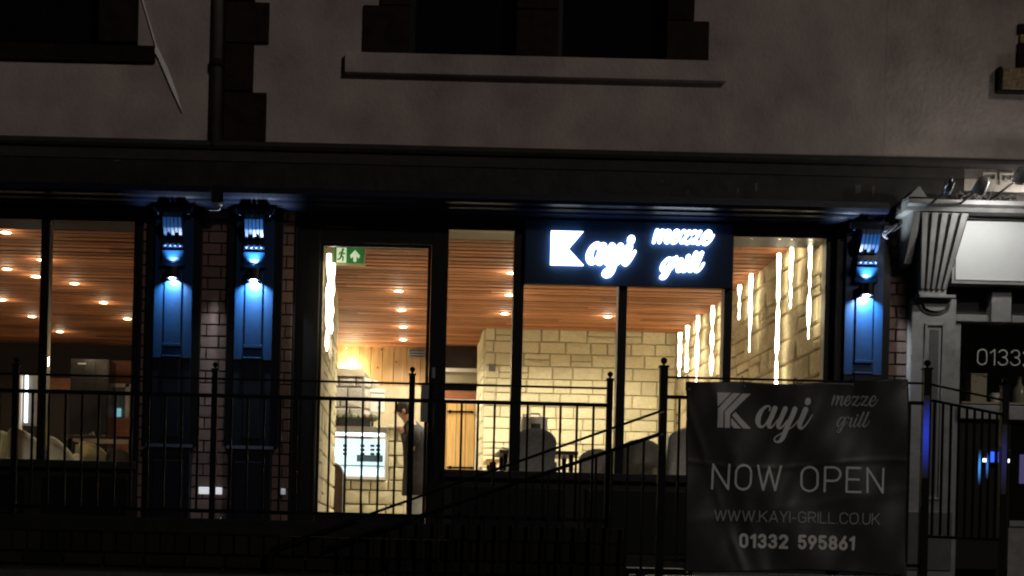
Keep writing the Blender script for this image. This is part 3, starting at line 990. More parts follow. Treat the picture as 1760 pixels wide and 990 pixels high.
# corridor end: wall, door with strap hinges, bulkhead
YC = 8.5
cx0, cx1 = W(745, 700, YC).x, XBL
cw_ = thing('corridor_wall', 'short wall over the pale wooden door at the end of the passage', 'wall', (0.6, YC, 0))
dz1 = W(795, 690, YC).z
B('wall_panel', pmat('corridor_grey', (0.30, 0.28, 0.2), 0.8, 0.2, 5), cw_, cx0, cx1, YC, YC + 0.2, W(800, 658, YC).z, W(800, 634, YC).z)
B('bulkhead', M['blackgloss'], cw_, cx0, cx1, YC - 0.02, YC + 0.2, W(800, 634, YC).z + 0.002, CZ + 0.05)
B('ledge', M['white'], cw_, cx0, cx1, YC - 0.06, YC - 0.021, W(800, 640, YC).z, W(800, 634, YC).z)
B('door_lintel', M['redwood'], cw_, cx0, cx1, YC - 0.01, YC + 0.2, dz1 + 0.03, W(800, 672, YC).z)
B('lit_strip', emat('lit_gap', (1, 0.97, 0.9), 2.2), cw_, cx0, W(818, 690, YC).x, YC - 0.004, YC + 0.05, dz1, dz1 + 0.028)
idr = thing('wooden_door', 'pale wooden inner door with black strap hinges at the passage end', 'door', (0.6, YC, 0))
dx0, dx1 = W(752, 740, YC).x, W(816, 740, YC).x
for k in range(4):
    a = dx0 + (dx1 - dx0) * k / 4
    b = dx0 + (dx1 - dx0) * (k + 1) / 4
    B('plank', M['oak'], idr, a + 0.003, b - 0.003, YC + 0.01, YC + 0.05, 0, dz1 - 0.004, 0.004)
for v in (707, 803):
    q0, q1 = W(768, v, YC), W(814, v, YC)
    hm = MB().box(q0.x, q1.x, YC - 0.008, YC + 0.009, q0.z - 0.012, q0.z + 0.012)
    hm.ball((q0.x + 0.05, YC - 0.004, q0.z), 0.026, 10, 6).ball((q1.x - 0.03, YC - 0.004, q0.z), 0.02, 10, 6)
    hm.build('strap_hinge', M['iron'], idr)
B('door_jamb', M['white'], cw_, W(817, 740, YC).x, W(824, 740, YC).x, YC - 0.02, YC + 0.1, 0, dz1 - 0.002)
# far-left room: dark back wall, cabinet, doorway
lb_ = thing('dark_wall', 'dark brown back wall of the dim room behind the left window', 'wall', (-4.5, 9.2, 0))
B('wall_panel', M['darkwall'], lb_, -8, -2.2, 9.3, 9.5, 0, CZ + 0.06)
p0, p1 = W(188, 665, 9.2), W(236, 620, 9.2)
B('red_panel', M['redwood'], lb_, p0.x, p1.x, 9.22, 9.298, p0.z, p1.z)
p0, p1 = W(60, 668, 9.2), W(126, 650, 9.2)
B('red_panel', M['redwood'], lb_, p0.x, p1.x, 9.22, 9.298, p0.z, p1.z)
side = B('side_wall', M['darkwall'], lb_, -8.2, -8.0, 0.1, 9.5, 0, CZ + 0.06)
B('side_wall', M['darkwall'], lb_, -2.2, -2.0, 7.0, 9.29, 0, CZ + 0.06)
cb = thing('cabinet', 'tall black cabinet against the dark wall behind the left window', 'cabinet', (W(150, 700, 8.6).x, 8.6, 0))
p0, p1 = W(122, 640, 8.4), W(186, 620, 8.4)
for k in range(3):
    a = p0.x + (p1.x - p0.x) * k / 3
    b = p0.x + (p1.x - p0.x) * (k + 1) / 3
    B('cabinet_door', M['blackgloss'], cb, a + 0.004, b - 0.004, 8.4, 8.42, 0.05, p1.z)
B('carcass', M['blackgloss'], cb, p0.x - 0.01, p1.x + 0.01, 8.421, 8.9, 0, p1.z + 0.02)
q = W(141, 625, 8.4)
B('top_trim', M['steel'], cb, q.x - 0.06, q.x + 0.06, 8.39, 8.398, q.z - 0.008, q.z + 0.008)
dwy = thing('doorway', 'white framed doorway with a small cyan screen glow in the dim room', 'doorway', (W(200, 690, 9).x, 9.1, 0))
p0, p1 = W(187, 718, 9.1), W(232, 660, 9.1)
for a, b in ((p0.x, p0.x + 0.05), (p0.x + 0.24, p0.x + 0.30)):
    B('door_frame', M['white'], dwy, a, b, 9.1, 9.2, p0.z, p1.z)
B('door_frame', M['white'], dwy, p0.x, p1.x, 9.1, 9.2, p1.z - 0.05, p1.z + 0.002)
B('room_beyond', pmat('bluish_wall', (0.2, 0.25, 0.3), 0.8), dwy, p0.x + 0.051, p1.x, 9.205, 9.215, p0.z, p1.z - 0.052)
q0, q1 = W(194, 715, 9.1), W(206, 701, 9.1)
B('screen', M['cyan'], dwy, q0.x, q1.x, 9.18, 9.20, q0.z, q1.z)
q0, q1 = W(182, 735, 9.0), W(234, 719, 9.0)
cnt = tag(B('sideboard', M['redwood'], None, q0.x, q1.x, 9.0, 9.09, 0.05, q1.z), 'orange brown sideboard under the white framed doorway', 'sideboard')
ls = thing('light_tube', 'slim vertical white light tube glowing in the dim room at far left', 'light', (W(43, 690, 7).x, 7, 1.4))
q0, q1 = W(44, 726, 7), W(45, 645, 7)
B('tube', M['ledcool'], ls, q0.x - 0.02, q1.x + 0.02, 7.0, 7.04, q0.z, q1.z)
B('mount', M['greyplate'], ls, q0.x - 0.06, q1.x + 0.16, 7.045, 7.09, q0.z - 0.04, q1.z + 0.01)
B('mount_edge', M['white'], ls, q0.x - 0.09, q0.x - 0.065, 7.0, 7.09, q0.z - 0.3, q1.z + 0.01)

# ---- downlights
DL = [(10, 398), (72, 445), (12, 461), (62, 474), (128, 486), (178, 519), (4, 514), (55, 543), (219, 547), (103, 569), (685, 499), (690, 532), (693, 561), (693, 583), (597, 597), (876, 506), (868, 538), (797, 615), (1045, 543), (880, 468), (-60, 430), (-50, 560)]
DLAB = ['left room downlight nearest the window head, cut by the picture edge', 'left room downlight touching the left window mullion, upper one', 'left room downlight second down at the picture edge',
        'left room downlight touching the left window mullion, lower one', 'highest downlight to the right of the left window mullion', 'right middle downlight in the left window',
        'left room downlight third down at the picture edge', 'lowest downlight left of the left window mullion', 'left room downlight beside the right jamb of the left window', 'lowest downlight right of the left window mullion',
        'door downlight nearest the street, top of the row of four', 'door downlight second from the top of the row of four', 'door downlight third from the top of the row of four', 'door downlight furthest back in the row of four',
        'downlight over the stone grill hood', 'upper downlight beside the first mullion right of the door', 'lower downlight beside the first mullion right of the door', 'downlight over the passage to the wooden door',
        'downlight under the middle of the lit sign', 'topmost downlight beside the first mullion right of the door', 'left room downlight beyond the picture edge', 'rear left room downlight beyond the picture edge']
for i, (u, v) in enumerate(DL):
    q = on_ceiling(u, v, CZ)
    left = u < 300
    side = 'dim left room' if left else 'main room'
    dl = thing('downlight', DLAB[i], 'downlight', q,
               'downlights in the left room ceiling' if left else 'downlights in the main room ceiling')
    MB().lathe((q.x, q.y, CZ - 0.010), [(0.058, 0.0), (0.062, 0.003), (0.062, 0.008)], 18).build('bezel', M['white'], dl)
    MB().lathe((q.x, q.y, CZ - 0.0135), [(0.043, 0.0), (0.045, 0.003)], 16).build('lens', M['downlight'], dl)
    for ty, en, dz in (('SPOT', 27 if left else 165, -0.03), ('POINT', 2.4 if left else 3.0, -0.085)):
        ld = bpy.data.lights.new('downlight_beam', ty)
        ld.energy = en
        ld.color = (1.0, 0.88, 0.65) if not left else (1.0, 0.78, 0.5)
        ld.shadow_soft_size = 0.04
        if ty == 'SPOT':
            ld.spot_size = R(155)
            ld.spot_blend = 0.6
        lo = bpy.data.objects.new('downlight_beam', ld)
        COL.objects.link(lo)
        lo.parent = dl
        lo.location = (0, 0, dz)

# ---- led drip strips on the stone walls


def drip(p_top, p_bot, nx, label, group, seed, wmax=0.034):
    rr = random.Random(seed)
    L_ = p_top.z - p_bot.z
    n = max(10, int(L_ / 0.02))
    ph = rr.uniform(0, 6)
    rad, pts = [], []
    pinch = [rr.uniform(0.25, 0.95) for _ in range(rr.choice((1, 2, 2, 3)))]
    for i in range(n + 1):
        t = i / n
        w = wmax * (0.85 + 0.15 * math.sin(t * 19 + ph))
        for pc in pinch:
            w *= 1 - 0.72 * math.exp(-((t - pc) * L_ / 0.05) ** 2)
        if t > 0.94: w *= max(0.25, 1 - (t - 0.94) / 0.07)
        rad.append(w)
        pts.append((p_top.x + nx * 0.17, p_top.y + 0.006 * math.sin(t * 9 + ph), p_top.z - t * L_))
    o = MB().tube(pts, rad, 10).build('led_strip', M['led'], None, True)
    tag(o, label, 'light strip', group)
    return o


RL = [(1405, 408, 582, 'drip shaped light strip nearest the right window jamb on the rough stone wall'),
      (1372, 415, 530, 'short two-piece drip light strip second from the right window jamb'),
      (1350, 436, 672, 'longest drip light strip on the rough stone wall, reaching down behind the banner'),
      (1301, 471, 605, 'drip light strip with a detached lower bead, right of the sign post'),
      (1281, 490, 550, 'shortest drip light strip just right of the sign end mullion'),
      (1234, 526, 645, 'drip light strip just left of the mullion under the sign end'),
      (1208, 543, 660, 'long thin drip light strip third from the back corner'),
      (1190, 560, 640, 'thin drip light strip second from the back corner'),
      (1177, 572, 650, 'beaded drip light strip nearest the back corner of the stone wall')]
for i, (u, v0, v1, lb) in enumerate(RL):
    a = on_side(u, v0, XR - 0.03)
    b = on_side(u - 2, v1, XR - 0.03)
    a.z = min(a.z, CZ - 0.01)
    drip(a, Vector((a.x, a.y, b.z)), -0.35, lb, 'drip light strips on the stone walls', 100 + i, 0.0185 + 0.0012 * max(0, a.y))
for i, (u, v0, v1, lb) in enumerate([(553.5, 436, 612, 'tall drip light strip on the partition at the left edge of the door'), (561, 452, 580, 'broken drip light strip further back on the partition by the door')]):
    a = on_side(u, v0, XP + 0.03)
    b = on_side(u, v1, XP + 0.03)
    a.z = min(a.z, CZ - 0.02)
    drip(a, Vector((a.x, a.y, b.z)), 0.35, lb, 'drip light strips on the stone walls', 200 + i, 0.02)

# ---- exit sign
ex = thing('exit_sign', 'green emergency exit sign with running figure and arrow inside the door', 'sign', W(598, 438, 0.6))
EY = 0.6
q0, q1 = W(568.5, 455.5, EY), W(629, 421.5, EY)
B('housing', pmat('exit_frame', (0.55, 0.5, 0.36), 0.5), ex, q0.x, q1.x, EY, EY + 0.03, q0.z, q1.z, 0.004)
g0, g1 = W(574, 452, EY), W(624.5, 426, EY)
B('green_panel', M['green'], ex, g0.x, g1.x, EY - 0.004, EY - 0.0005, g0.z, g1.z)
xm = W(595.5, 438, EY).x
B('white_panel', M['exitwhite'], ex, g0.x + 0.022, xm, EY - 0.008, EY - 0.0045, g0.z + 0.004, g1.z - 0.004)
w_ = xm - g0.x - 0.02
h_ = g1.z - g0.z
X0 = g0.x + 0.022
man = [[(.62, .84, .16), (.62, .86, .16)], [(.56, .72, .13), (.46, .48, .13)], [(.56, .70, .08), (.32, .66, .07), (.24, .52, .06)], [(.56, .70, .08), (.72, .56, .07), (.84, .62, .06)],
       [(.46, .48, .11), (.66, .36, .10), (.62, .14, .08)], [(.46, .46, .11), (.34, .26, .09), (.12, .22, .08)]]
letter('running_figure', [[(X0 + a * w_, g0.z + b * h_, c * h_) for a, b, c in s] for s in man], 0.003, flat(EY - 0.011), 0.002, M['green'], ex)
ax = (xm + g1.x) / 2 + 0.002
ar = [(0, .84), (.30, .50), (.24, .30), (.10, .44), (.085, .10), (-.085, .10), (-.10, .44), (-.24, .30), (-.30, .50)]
MB().prism([(ax + a * h_ * 1.05, g0.z + b * h_) for a, b in ar], EY - 0.008, EY - 0.0045).build('arrow', M['exitwhite'], ex)
mb = MB()
for xx in (q0.x + 0.06, q1.x - 0.06):
    mb.tube([(xx, EY + 0.015, q1.z - 0.002), (xx, EY + 0.015, CZ)], 0.004, 6)
mb.build('hanger', M['steel'], ex)

# ---- grill hood
YH = 5.9
hood = thing('grill_hood', 'grey stone grill hood with a sloping corner in front of the plank wall', 'hood', (W(600, 680, YH).x, YH, 1.2))
h0 = W(578, 720, YH)
hx = [W(560, 660, YH).x, W(623, 660, YH).x, W(650, 660, YH).x]
hz = [W(600, 722, YH).z, W(600, 634, YH).z]
B('hood_core', M['greymortar'], hood, hx[0] - 0.3, hx[1], YH + 0.03, 7.4, hz[0], hz[1])
hc = MB()
hc.add([(hx[1] + 0.002, YH + 0.03, hz[0]), (hx[2], YH + 0.5, hz[0]), (hx[2], 7.4, hz[0]), (hx[1] + 0.002, 7.4, hz[0]), (hx[1] + 0.002, YH + 0.03, hz[1]), (hx[2], YH + 0.5, hz[1] - 0.2), (hx[2], 7.4, hz[1] - 0.2), (hx[1] + 0.002, 7.4, hz[1])],
       [(3, 2, 1, 0), (4, 5, 6, 7), (0, 1, 5, 4), (1, 2, 6, 5), (2, 3, 7, 6), (3, 0, 4, 7)])
hc.build('hood_side', M['greymortar'], hood)
gv = block_variants(M['greystone'], 7, 0.12, 0.06)
lay_stones('stone', hood, gv, hx[0] - 0.3, hx[1], hz[0], hz[1] - 0.1, lambda a, z: (Vector((a, YH + 0.03, z)), (0, 0, 0)), (0.11, 0.17), (0.12, 0.24), depth=0.05, gap=0.014)
B('hood_cap', pmat('hood_cap', (0.4, 0.34, 0.24), 0.7), hood, hx[0] - 0.3, hx[1] + 0.02, YH - 0.02, 7.4, hz[1] - 0.095, hz[1] + 0.005, 0.004)
an = math.atan2(0.47, hx[2] - hx[1])
for zz in (hz[0] + 0.08, hz[0] + 0.22, hz[0] + 0.36, hz[0] + 0.5):
    for t_ in (0.28, 0.74):
        put('stone', random.choice(gv), (hx[1] + (hx[2] - hx[1]) * t_, YH + 0.03 + 0.47 * t_, zz), hood, (0, 0, an), (0.2, 0.04, 0.12))
sp = thing('hood_light', 'bright lamp glowing on top of the stone grill hood', 'lamp', (hx[1] - 0.25, 7.5, hz[1] + 0.1))
B('shade', M['steel'], sp, hx[1] - 0.5, hx[1] - 0.02, 7.46, 7.6, hz[1] + 0.008, hz[1] + 0.05, 0.004)
B('lamp_tube', emat('hood_tube', (1.0, 0.85, 0.55), 22), sp, hx[1] - 0.48, hx[1] - 0.04, 7.5, 7.56, hz[1] + 0.051, hz[1] + 0.085)
ld = bpy.data.lights.new('hood_light_beam', 'POINT')
ld.energy = 48
ld.color = (1.0, 0.84, 0.52)
ld.shadow_soft_size = 0.06
lo = bpy.data.objects.new('hood_light_beam', ld)
COL.objects.link(lo)
lo.parent = sp
lo.location = W(602, 634, 8.66) - sp.location
# dark grill band under the hood
q0, q1 = W(578, 732, 5.6), W(645, 716, 5.6)
gr = thing('grill', 'black charcoal grill rack in the gap under the stone hood', 'grill', ((q0.x + q1.x) / 2, 5.6, q0.z))
B('firebox', M['blackgloss'], gr, q0.x, q1.x - 0.06, 5.6, 6.6, q0.z - 0.1, q1.z - 0.03, 0.005)
for k in range(6):
    xx = q0.x + 0.03 + (q1.x - q0.x - 0.06) * k / 5
    MB().ball((xx, 5.66, q1.z - 0.01), 0.045 + 0.012 * (k % 3), 8, 6, 0.8).build('coal', M['foodred' if k == 4 else 'food'], gr)
# dispenser on the hood side
q0, q1 = W(636, 700, 5.2), W(661, 676, 5.2)
dsp = thing('dispenser', 'white wall dispenser box with a dark round button beside the grill hood', 'dispenser', (q0.x, 5.2, q0.z))
B('box', M['white'], dsp, q0.x, q1.x, 5.2, 5.32, q0.z - 0.06, q1.z, 0.012)
B('lid', M['white'], dsp, q0.x - 0.008, q1.x + 0.008, 5.185, 5.33, q1.z + 0.002, q1.z + 0.05, 0.01)
b_ = W(652, 700, 5.19)
MB().tube([(b_.x, 5.185, b_.z), (b_.x, 5.2, b_.z)], 0.018, 12).build('button', M['blackgloss'], dsp)
bk = tag(B('wall_stub', pmat('kitchen_plaster', (0.42, 0.36, 0.24), 0.8, 0.2, 5), None, W(640, 700, 5.4).x, W(736, 700, 5.4).x, 6.2, 6.35, 0, W(690, 664, 6.2).z), 'cream low kitchen wall in front of the plank wall', 'wall')

# ---- counter and display fridge
YF = 4.5
cx0, cx1 = W(560, 850, YF).x, W(694, 850, YF).x
ct = thing('counter', 'stone faced service counter under the bright display fridge', 'counter', ((cx0 + cx1) / 2, YF, 0))
zc_top = W(640, 825, YF).z
B('counter_core', M['greymortar'], ct, cx0 - 0.4, cx1, YF + 0.03, YF + 0.8, 0, zc_top - 0.004)
lay_stones('stone', ct, block_variants(M['cream'], 6, 0.10, 0.05), cx0 - 0.4, cx1, 0, zc_top, lambda a, z: (Vector((a, YF + 0.03, z)), (0, 0, 0)), (0.12, 0.18), (0.16, 0.3), depth=0.05)
rx0 = W(667, 780, YF).x
B('counter_core', M['creammortar'], ct, rx0, cx1, YF + 0.03, YF + 0.8, zc_top + 0.002, W(680, 736, YF).z)
lay_stones('stone', ct, block_variants(M['cream'], 6, 0.10, 0.05), rx0, cx1, zc_top + 0.002, W(680, 736, YF).z, lambda a, z: (Vector((a, YF + 0.03, z)), (0, 0, 0)), (0.13, 0.18), (0.1, 0.18), depth=0.05)
B('counter_top', pmat('counter_top', (0.6, 0.55, 0.42), 0.4), ct, rx0 - 0.01, cx1 + 0.03, YF - 0.03, YF + 0.82, W(680, 736, YF).z + 0.002, W(680, 731, YF).z, 0.004)
fr = thing('display_fridge', 'bright white glass fronted display fridge on the counter', 'fridge', ((cx0 + rx0) / 2, YF, zc_top))
fx0, fx1 = W(560, 780, YF).x, W(664, 780, YF).x
fz1 = W(620, 733, YF).z
B('base', M['white'], fr, fx0, fx1, YF - 0.02, YF + 0.7, zc_top + 0.002, zc_top + 0.04, 0.005)
B('back_panel', M['fridgelight'], fr, fx0, fx1, YF + 0.62, YF + 0.66, zc_top + 0.041, fz1 - 0.1)
B('canopy', M['steel'], fr, fx0, fx1 + 0.005, YF + 0.0, YF + 0.68, fz1 - 0.075, fz1, 0.008)
B('lamp', emat('fridge_tube', (0.8, 0.97, 1.0), 5.0), fr, fx0 + 0.03, fx1 - 0.03, YF + 0.03, YF + 0.09, fz1 - 0.105, fz1 - 0.077)
zs = W(620, 801, YF).z
B('shelf', M['steel'], fr, fx0 + 0.01, fx1 - 0.03, YF + 0.06, YF + 0.6, zs, zs + 0.014)
B('deck', M['fridgelight'], fr, fx0 + 0.01, fx1 - 0.03, YF + 0.05, YF + 0.6, zc_top + 0.042, zc_top + 0.055)
for xx in (fx0, fx1 - 0.02):
    B('side_panel', M['white'], fr, xx, xx + 0.02, YF + 0.0, YF + 0.61, zc_top + 0.041, fz1 - 0.076)
B('glass_front', M['glass'], fr, fx0 + 0.02, fx1 - 0.021, YF + 0.004, YF + 0.01, zc_top + 0.042, fz1 - 0.11)
for u, cols in ((593, 3), (623, 3), (640, 3), (650, 3)):
    for r_ in range(3):
        q = W(u, 766 + r_ * 7, YF + 0.3)
        B('product_tray', M['food' if r_ % 2 == 0 else 'foodred'], fr, q.x - 0.026, q.x + 0.026, YF + 0.28, YF + 0.36, q.z - 0.013, q.z + 0.013, 0.006)
q0, q1 = W(613, 793, YF + 0.5), W(658, 783, YF + 0.5)
B('tray', pmat('fridge_tray', (0.30, 0.38, 0.38), 0.4), fr, q0.x, q1.x, YF + 0.45, YF + 0.58, q0.z, q1.z, 0.004)
for u in (584, 592, 600):
    q = W(u, 819, YF + 0.15)
    MB().ball((q.x, YF + 0.15, q.z), 0.04, 8, 6, 0.6).build('food', M['food'], fr, True)
# dark arched stool by the partition
q = W(571, 850, 3.4)
sto = thing('bar_chair', 'dark brown bar chair with a pale rim beside the partition end', 'chair', (q.x, 3.4, 0))
mb = MB()
pts = [(q.x - 0.12, 0.05), (q.x + 0.11, 0.05)] + [(q.x - 0.005 + 0.115 * math.cos(R(a)), W(571, 815, 3.4).z + 0.12 * math.sin(R(a))) for a in range(0, 181, 20)]
mb.prism(pts, 3.38, 3.44)
mb.build('backrest', pmat('brown_leather', (0.09, 0.06, 0.05), 0.6), sto)
MB().tube([(q.x + 0.118, 3.375, 0.05)] + [(q.x - 0.005 + 0.12 * math.cos(R(a)), 3.375, W(571, 815, 3.4).z + 0.125 * math.sin(R(a))) for a in range(0, 91, 15)], 0.008, 6).build('piping', M['palefab'], sto, True)
B('seat', M['greyfab'], sto, q.x - 0.14, q.x + 0.13, 3.45, 3.85, 0.40, 0.47, 0.02)
for sx_, sy_ in ((-.11, 3.5), (.1, 3.5), (-.11, 3.8), (.1, 3.8)):
    MB().tube([(q.x + sx_, sy_, 0), (q.x + sx_, sy_, 0.4)], 0.015, 8).build('leg', M['iron'], sto)

# ---- tables and chairs


def chair(name, x, y, w, h, mat, label, group, lean=0.12, slope=0.0, rake=0.0):
    """upholstered tub chair seen from outside: rounded back, seat, arms and four legs"""
    root = thing(name, label, 'chair', (x, y, 0), group)
    n = 9
    out = []
    for i in range(n + 1):
        a = math.pi * i / n
        out.append((math.cos(a) * w / 2, h - w * 0.30 + math.sin(a) * w * 0.30))
    prof = [(-w * 0.44, 0.42), (w * 0.44, 0.42)] + out
    m2 = len(prof)
    vs, fs = [], []
    for layer, (yy, sc) in enumerate(((-0.05, 0.93), (-0.075, 1.0), (0.02, 1.0), (0.05, 0.93))):
        for (a, b) in prof:
            zz = 0.42 + (b - 0.42) * (sc if b > 0.5 else 1)
            if b > 0.5: zz = max(0.5, zz - slope * (a + w / 2))
            vs.append((x + a * sc + rake * (zz - 0.42), y + yy - lean * (zz - 0.42) * 0.6 + 0.10 * (a / w) ** 2 * 4, zz))
    for l in range(3):
        for i in range(m2):
            j = (i + 1) % m2
            fs.append((l * m2 + i, l * m2 + j, (l + 1) * m2 + j, (l + 1) * m2 + i))
    fs.append(tuple(range(m2))[::-1])
    fs.append(tuple(range(3 * m2, 4 * m2)))
    bk_ = MB().add(vs, fs).build('backrest', mat, root, True)
    B('seat', mat, root, x - w * 0.46, x + w * 0.46, y + 0.03, y + 0.50, 0.38, 0.48, 0.03)
    for s_ in (-1, 1):
        B('arm', mat, root, x + s_ * w * 0.47 - 0.03, x + s_ * w * 0.47 + 0.03, y + 0.06, y + 0.44, 0.48, 0.63, 0.02)
        for yy in (0.06, 0.46):
            MB().tube([(x + s_ * w * 0.40, y + yy, 0.38), (x + s_ * w * 0.43, y + yy + (0.02 if yy > .1 else -.02), 0)], [0.02, 0.013], 8).build('leg', M['darkwood'], root)
    return root


def table(x0, x1, y0, y1, label, zt=0.75, mat=None):
    root = thing('table', label, 'table', ((x0 + x1) / 2, (y0 + y1) / 2, 0), 'dark wood dining tables')
    B('tabletop', mat or M['darkwood'], root, x0, x1, y0, y1, zt - 0.035, zt, 0.004)
    for a in (x0 + 0.06, x1 - 0.06):
        for b in (y0 + 0.06, y1 - 0.06):
            B('leg', M['iron'], root, a - 0.02, a + 0.02, b - 0.02, b + 0.02, 0, zt - 0.036)
    return root


q = W(918, 770, 0.55)
chair('armchair', q.x, 0.55, 0.40, 0.915, M['greyfab'], 'dark grey armchair in front of the white container in the middle panes', 'grey armchairs by the window', 0.15)
q = W(1100, 770, 1.3)
chair('armchair', q.x, 1.3, 0.42, 0.90, M['greyfab'], 'dark grey armchair behind the stair rail, just left of the tall post', 'grey armchairs by the window', 0.1)
q = W(1168, 770, 0.8)
chair('armchair', q.x, 0.8, 0.30, 0.975, M['palefab'], 'pale grey armchair half hidden by the left edge of the banner', 'grey armchairs by the window', 0.1, rake=0.12)
q = W(1025, 785, 2.2)
chair('armchair', q.x, 2.2, 0.34, 0.86, M['greyfab'], 'small grey armchair further back behind the mullion under the sign', 'grey armchairs by the window', 0.1)
ta = table(W(862, 768, 0.9).x, W(1000, 768, 0.9).x, 1.15, 1.85, 'dark wood table holding the white container', 0.765)
tb = table(W(1078, 757, 1.7).x, W(1150, 757, 1.7).x, 1.9, 2.6, 'dark wood table beyond the armchair left of the tall post', 0.86)
tc_ = table(W(838, 786, 3).x, W(862, 786, 3).x, 3.2, 3.9, 'small wood table with a brown edge below the passage corner', 0.80, M['oak'])
q = W(869, 790, 2.6)
bn = tag(MB().box(q.x - 0.045, q.x + 0.045, 2.6, 2.7, 0.0, W(869, 768, 2.6).z, 0.006).build('pedestal', M['white']), 'narrow white pedestal beside the first mullion right of the door', 'pedestal')
q = W(1048, 806, 2.6)
# white container on the first table
cq = W(918, 745, 1.4)
jc = thing('container', 'white plastic container with a dark square label on the table', 'container', (cq.x, 1.4, 0.768))
jw, jz0, jz1 = 0.125, 0.768, W(918, 716, 1.4).z
MB().box(cq.x - jw, cq.x + jw, 1.36, 1.52, jz0, jz1, 0.03).build('body', M['white'], jc, True)
B('label', pmat('dark_label', (0.07, 0.07, 0.08), 0.6, 0.8, 60), jc, cq.x - 0.035, cq.x + 0.055, 1.352, 1.3585, jz1 - 0.16, jz1 - 0.07)
MB().tube([(cq.x - 0.05, 1.44, jz1 - 0.002), (cq.x - 0.04, 1.44, jz1 + 0.03), (cq.x + 0.05, 1.44, jz1 + 0.03), (cq.x + 0.06, 1.44, jz1 - 0.002)], 0.011, 8).build('handle', M['white'], jc, True)
MB().lathe((cq.x - 0.09, 1.44, jz1 - 0.004), [(0.022, 0), (0.022, 0.03)], 12).build('cap', M['white'], jc)
# left room
CH = [(38, 1.0, 0.36, 0.90, 0.10, 'cream covered chair at the far left, left of the window mullion'),
      (97, 1.1, 0.36, 0.86, 0.16, 'cream covered chair with a rounded back just right of the left window mullion'),
      (163, 1.5, 0.26, 0.80, -0.10, 'cream covered chair near the middle of the left window'),
      (204, 1.2, 0.24, 0.70, 0.0, 'pale low chair nearest the right jamb of the left window'),
      (2, 1.2, 0.22, 0.84, 0.0, 'cream covered chair cut by the left edge of the picture')]
for u, yy, w_, h_, rk, lb in CH:
    q = W(u, 770, yy)
    chair('covered_chair', q.x, yy, w_, h_, M['creamfab'] if u != 204 else M['palefab'], lb, 'cream covered chairs in the left room', 0.1, slope={38: 0.5, 97: 0.75, 163: 0.35}.get(u, 0.1), rake=rk)
q0, q1 = W(108, 745, 1.8), W(234, 745, 1.8)
table(q0.x, q1.x, 1.8, 2.5, 'long dark table behind the cream chairs in the left room', 0.85)
q0, q1 = W(128, 790, 1.6), W(143, 764, 1.6)
tag(B('menu_stand', M['palefab'], None, q0.x, q1.x, 1.62, 1.66, q0.z - 0.3, q1.z, 0.004), 'grey upright board between the cream chairs in the left room', 'board')
q0 = W(157, 728, 2.0)
nap = tag(MB().prism([(q0.x - 0.03, 0.852), (q0.x + 0.03, 0.852), (q0.x + 0.015, 0.90), (q0.x - 0.02, 0.88)], 2.0, 2.05).build('napkin', M['palefab']), 'folded pale napkin on the long dark table', 'napkin')

# ---- person at the counter end
YPn = 3.6


def P3(u, v, dy=0.0):
    return W(u, v, YPn + dy)


def skinned(name, chain, edges, mat, parent, sub=2):
    me = bpy.data.meshes.new(name)
    me.from_pydata([tuple(c[0] - wloc(parent)) for c in chain], edges, [])
    me.materials.append(mat)
    o = bpy.data.objects.new(name, me)
    COL.objects.link(o)
    o.parent = parent
    o.modifiers.new('skin', 'SKIN')
    for i, c in enumerate(chain):
        r = c[1] if isinstance(c[1], tuple) else (c[1], c[1])
        me.skin_vertices[0].data[i].radius = r
        me.skin_vertices[0].data[i].use_root = (i == 0)
    sb = o.modifiers.new('sub', 'SUBSURF')
    sb.levels = sb.render_levels = sub
    for p_ in me.polygons: p_.use_smooth = True
    return o


pe = thing('person', 'person in a long dark coat bending towards the counter behind the fence post', 'person', (P3(712, 900).x, YPn, 0))
pel = P3(713, 800)
che = P3(712, 748)
nek = P3(704, 722)
hed = P3(694, 708)
bx = pel.x
ch = [(pel, 0.12), (P3(713, 775), 0.12), (che, 0.13), (nek, 0.055), (hed, 0.085), (hed + Vector((-0.02, 0, 0.04)), 0.085),
      (pel + Vector((0, -0.09, -0.08)), 0.085), (Vector((bx + 0.01, YPn - 0.1, 0.42)), 0.06), (Vector((bx + 0.02, YPn - 0.1, 0.08)), 0.042), (Vector((bx - 0.11, YPn - 0.1, 0.035)), 0.035),
      (pel + Vector((0, 0.09, -0.08)), 0.085), (Vector((bx + 0.04, YPn + 0.1, 0.42)), 0.06), (Vector((bx + 0.06, YPn + 0.1, 0.08)), 0.042), (Vector((bx - 0.07, YPn + 0.1, 0.035)), 0.035),
      (che + Vector((-0.01, -0.17, 0.06)), 0.06), (che + Vector((-0.03, -0.2, -0.20)), 0.045), (P3(692, 745, -0.1) + Vector((0, 0, 0.02)), 0.034), (P3(686, 735, -0.05), 0.03),
      (che + Vector((-0.01, 0.17, 0.06)), 0.06), (che + Vector((-0.03, 0.2, -0.20)), 0.045), (P3(692, 745, 0.2), 0.034), (P3(686, 735, 0.25), 0.03)]
ed = [(0, 1), (1, 2), (2, 3), (3, 4), (4, 5), (0, 6), (6, 7), (7, 8), (8, 9), (0, 10), (10, 11), (11, 12), (12, 13), (2, 14), (14, 15), (15, 16), (16, 17), (2, 18), (18, 19), (19, 20), (20, 21)]
for hi in (17, 21):
    base = ch[hi][0]
    for k, (dx_, dy_, L_) in enumerate(((-.06, -.03, .05), (-.07, -.01, .06), (-.07, .012, .055), (-.06, .03, .045), (.0, .045 if hi == 21 else -.045, .03))):
        i0 = len(ch)
        ch.append((base + Vector((dx_ * 0.5, dy_, -0.005)), 0.009))
        ch.append((base + Vector((dx_ * 0.5 - L_ * 0.7, dy_ * 1.2, -0.02)), 0.008))
        ed += [(hi, i0), (i0, i0 + 1)]
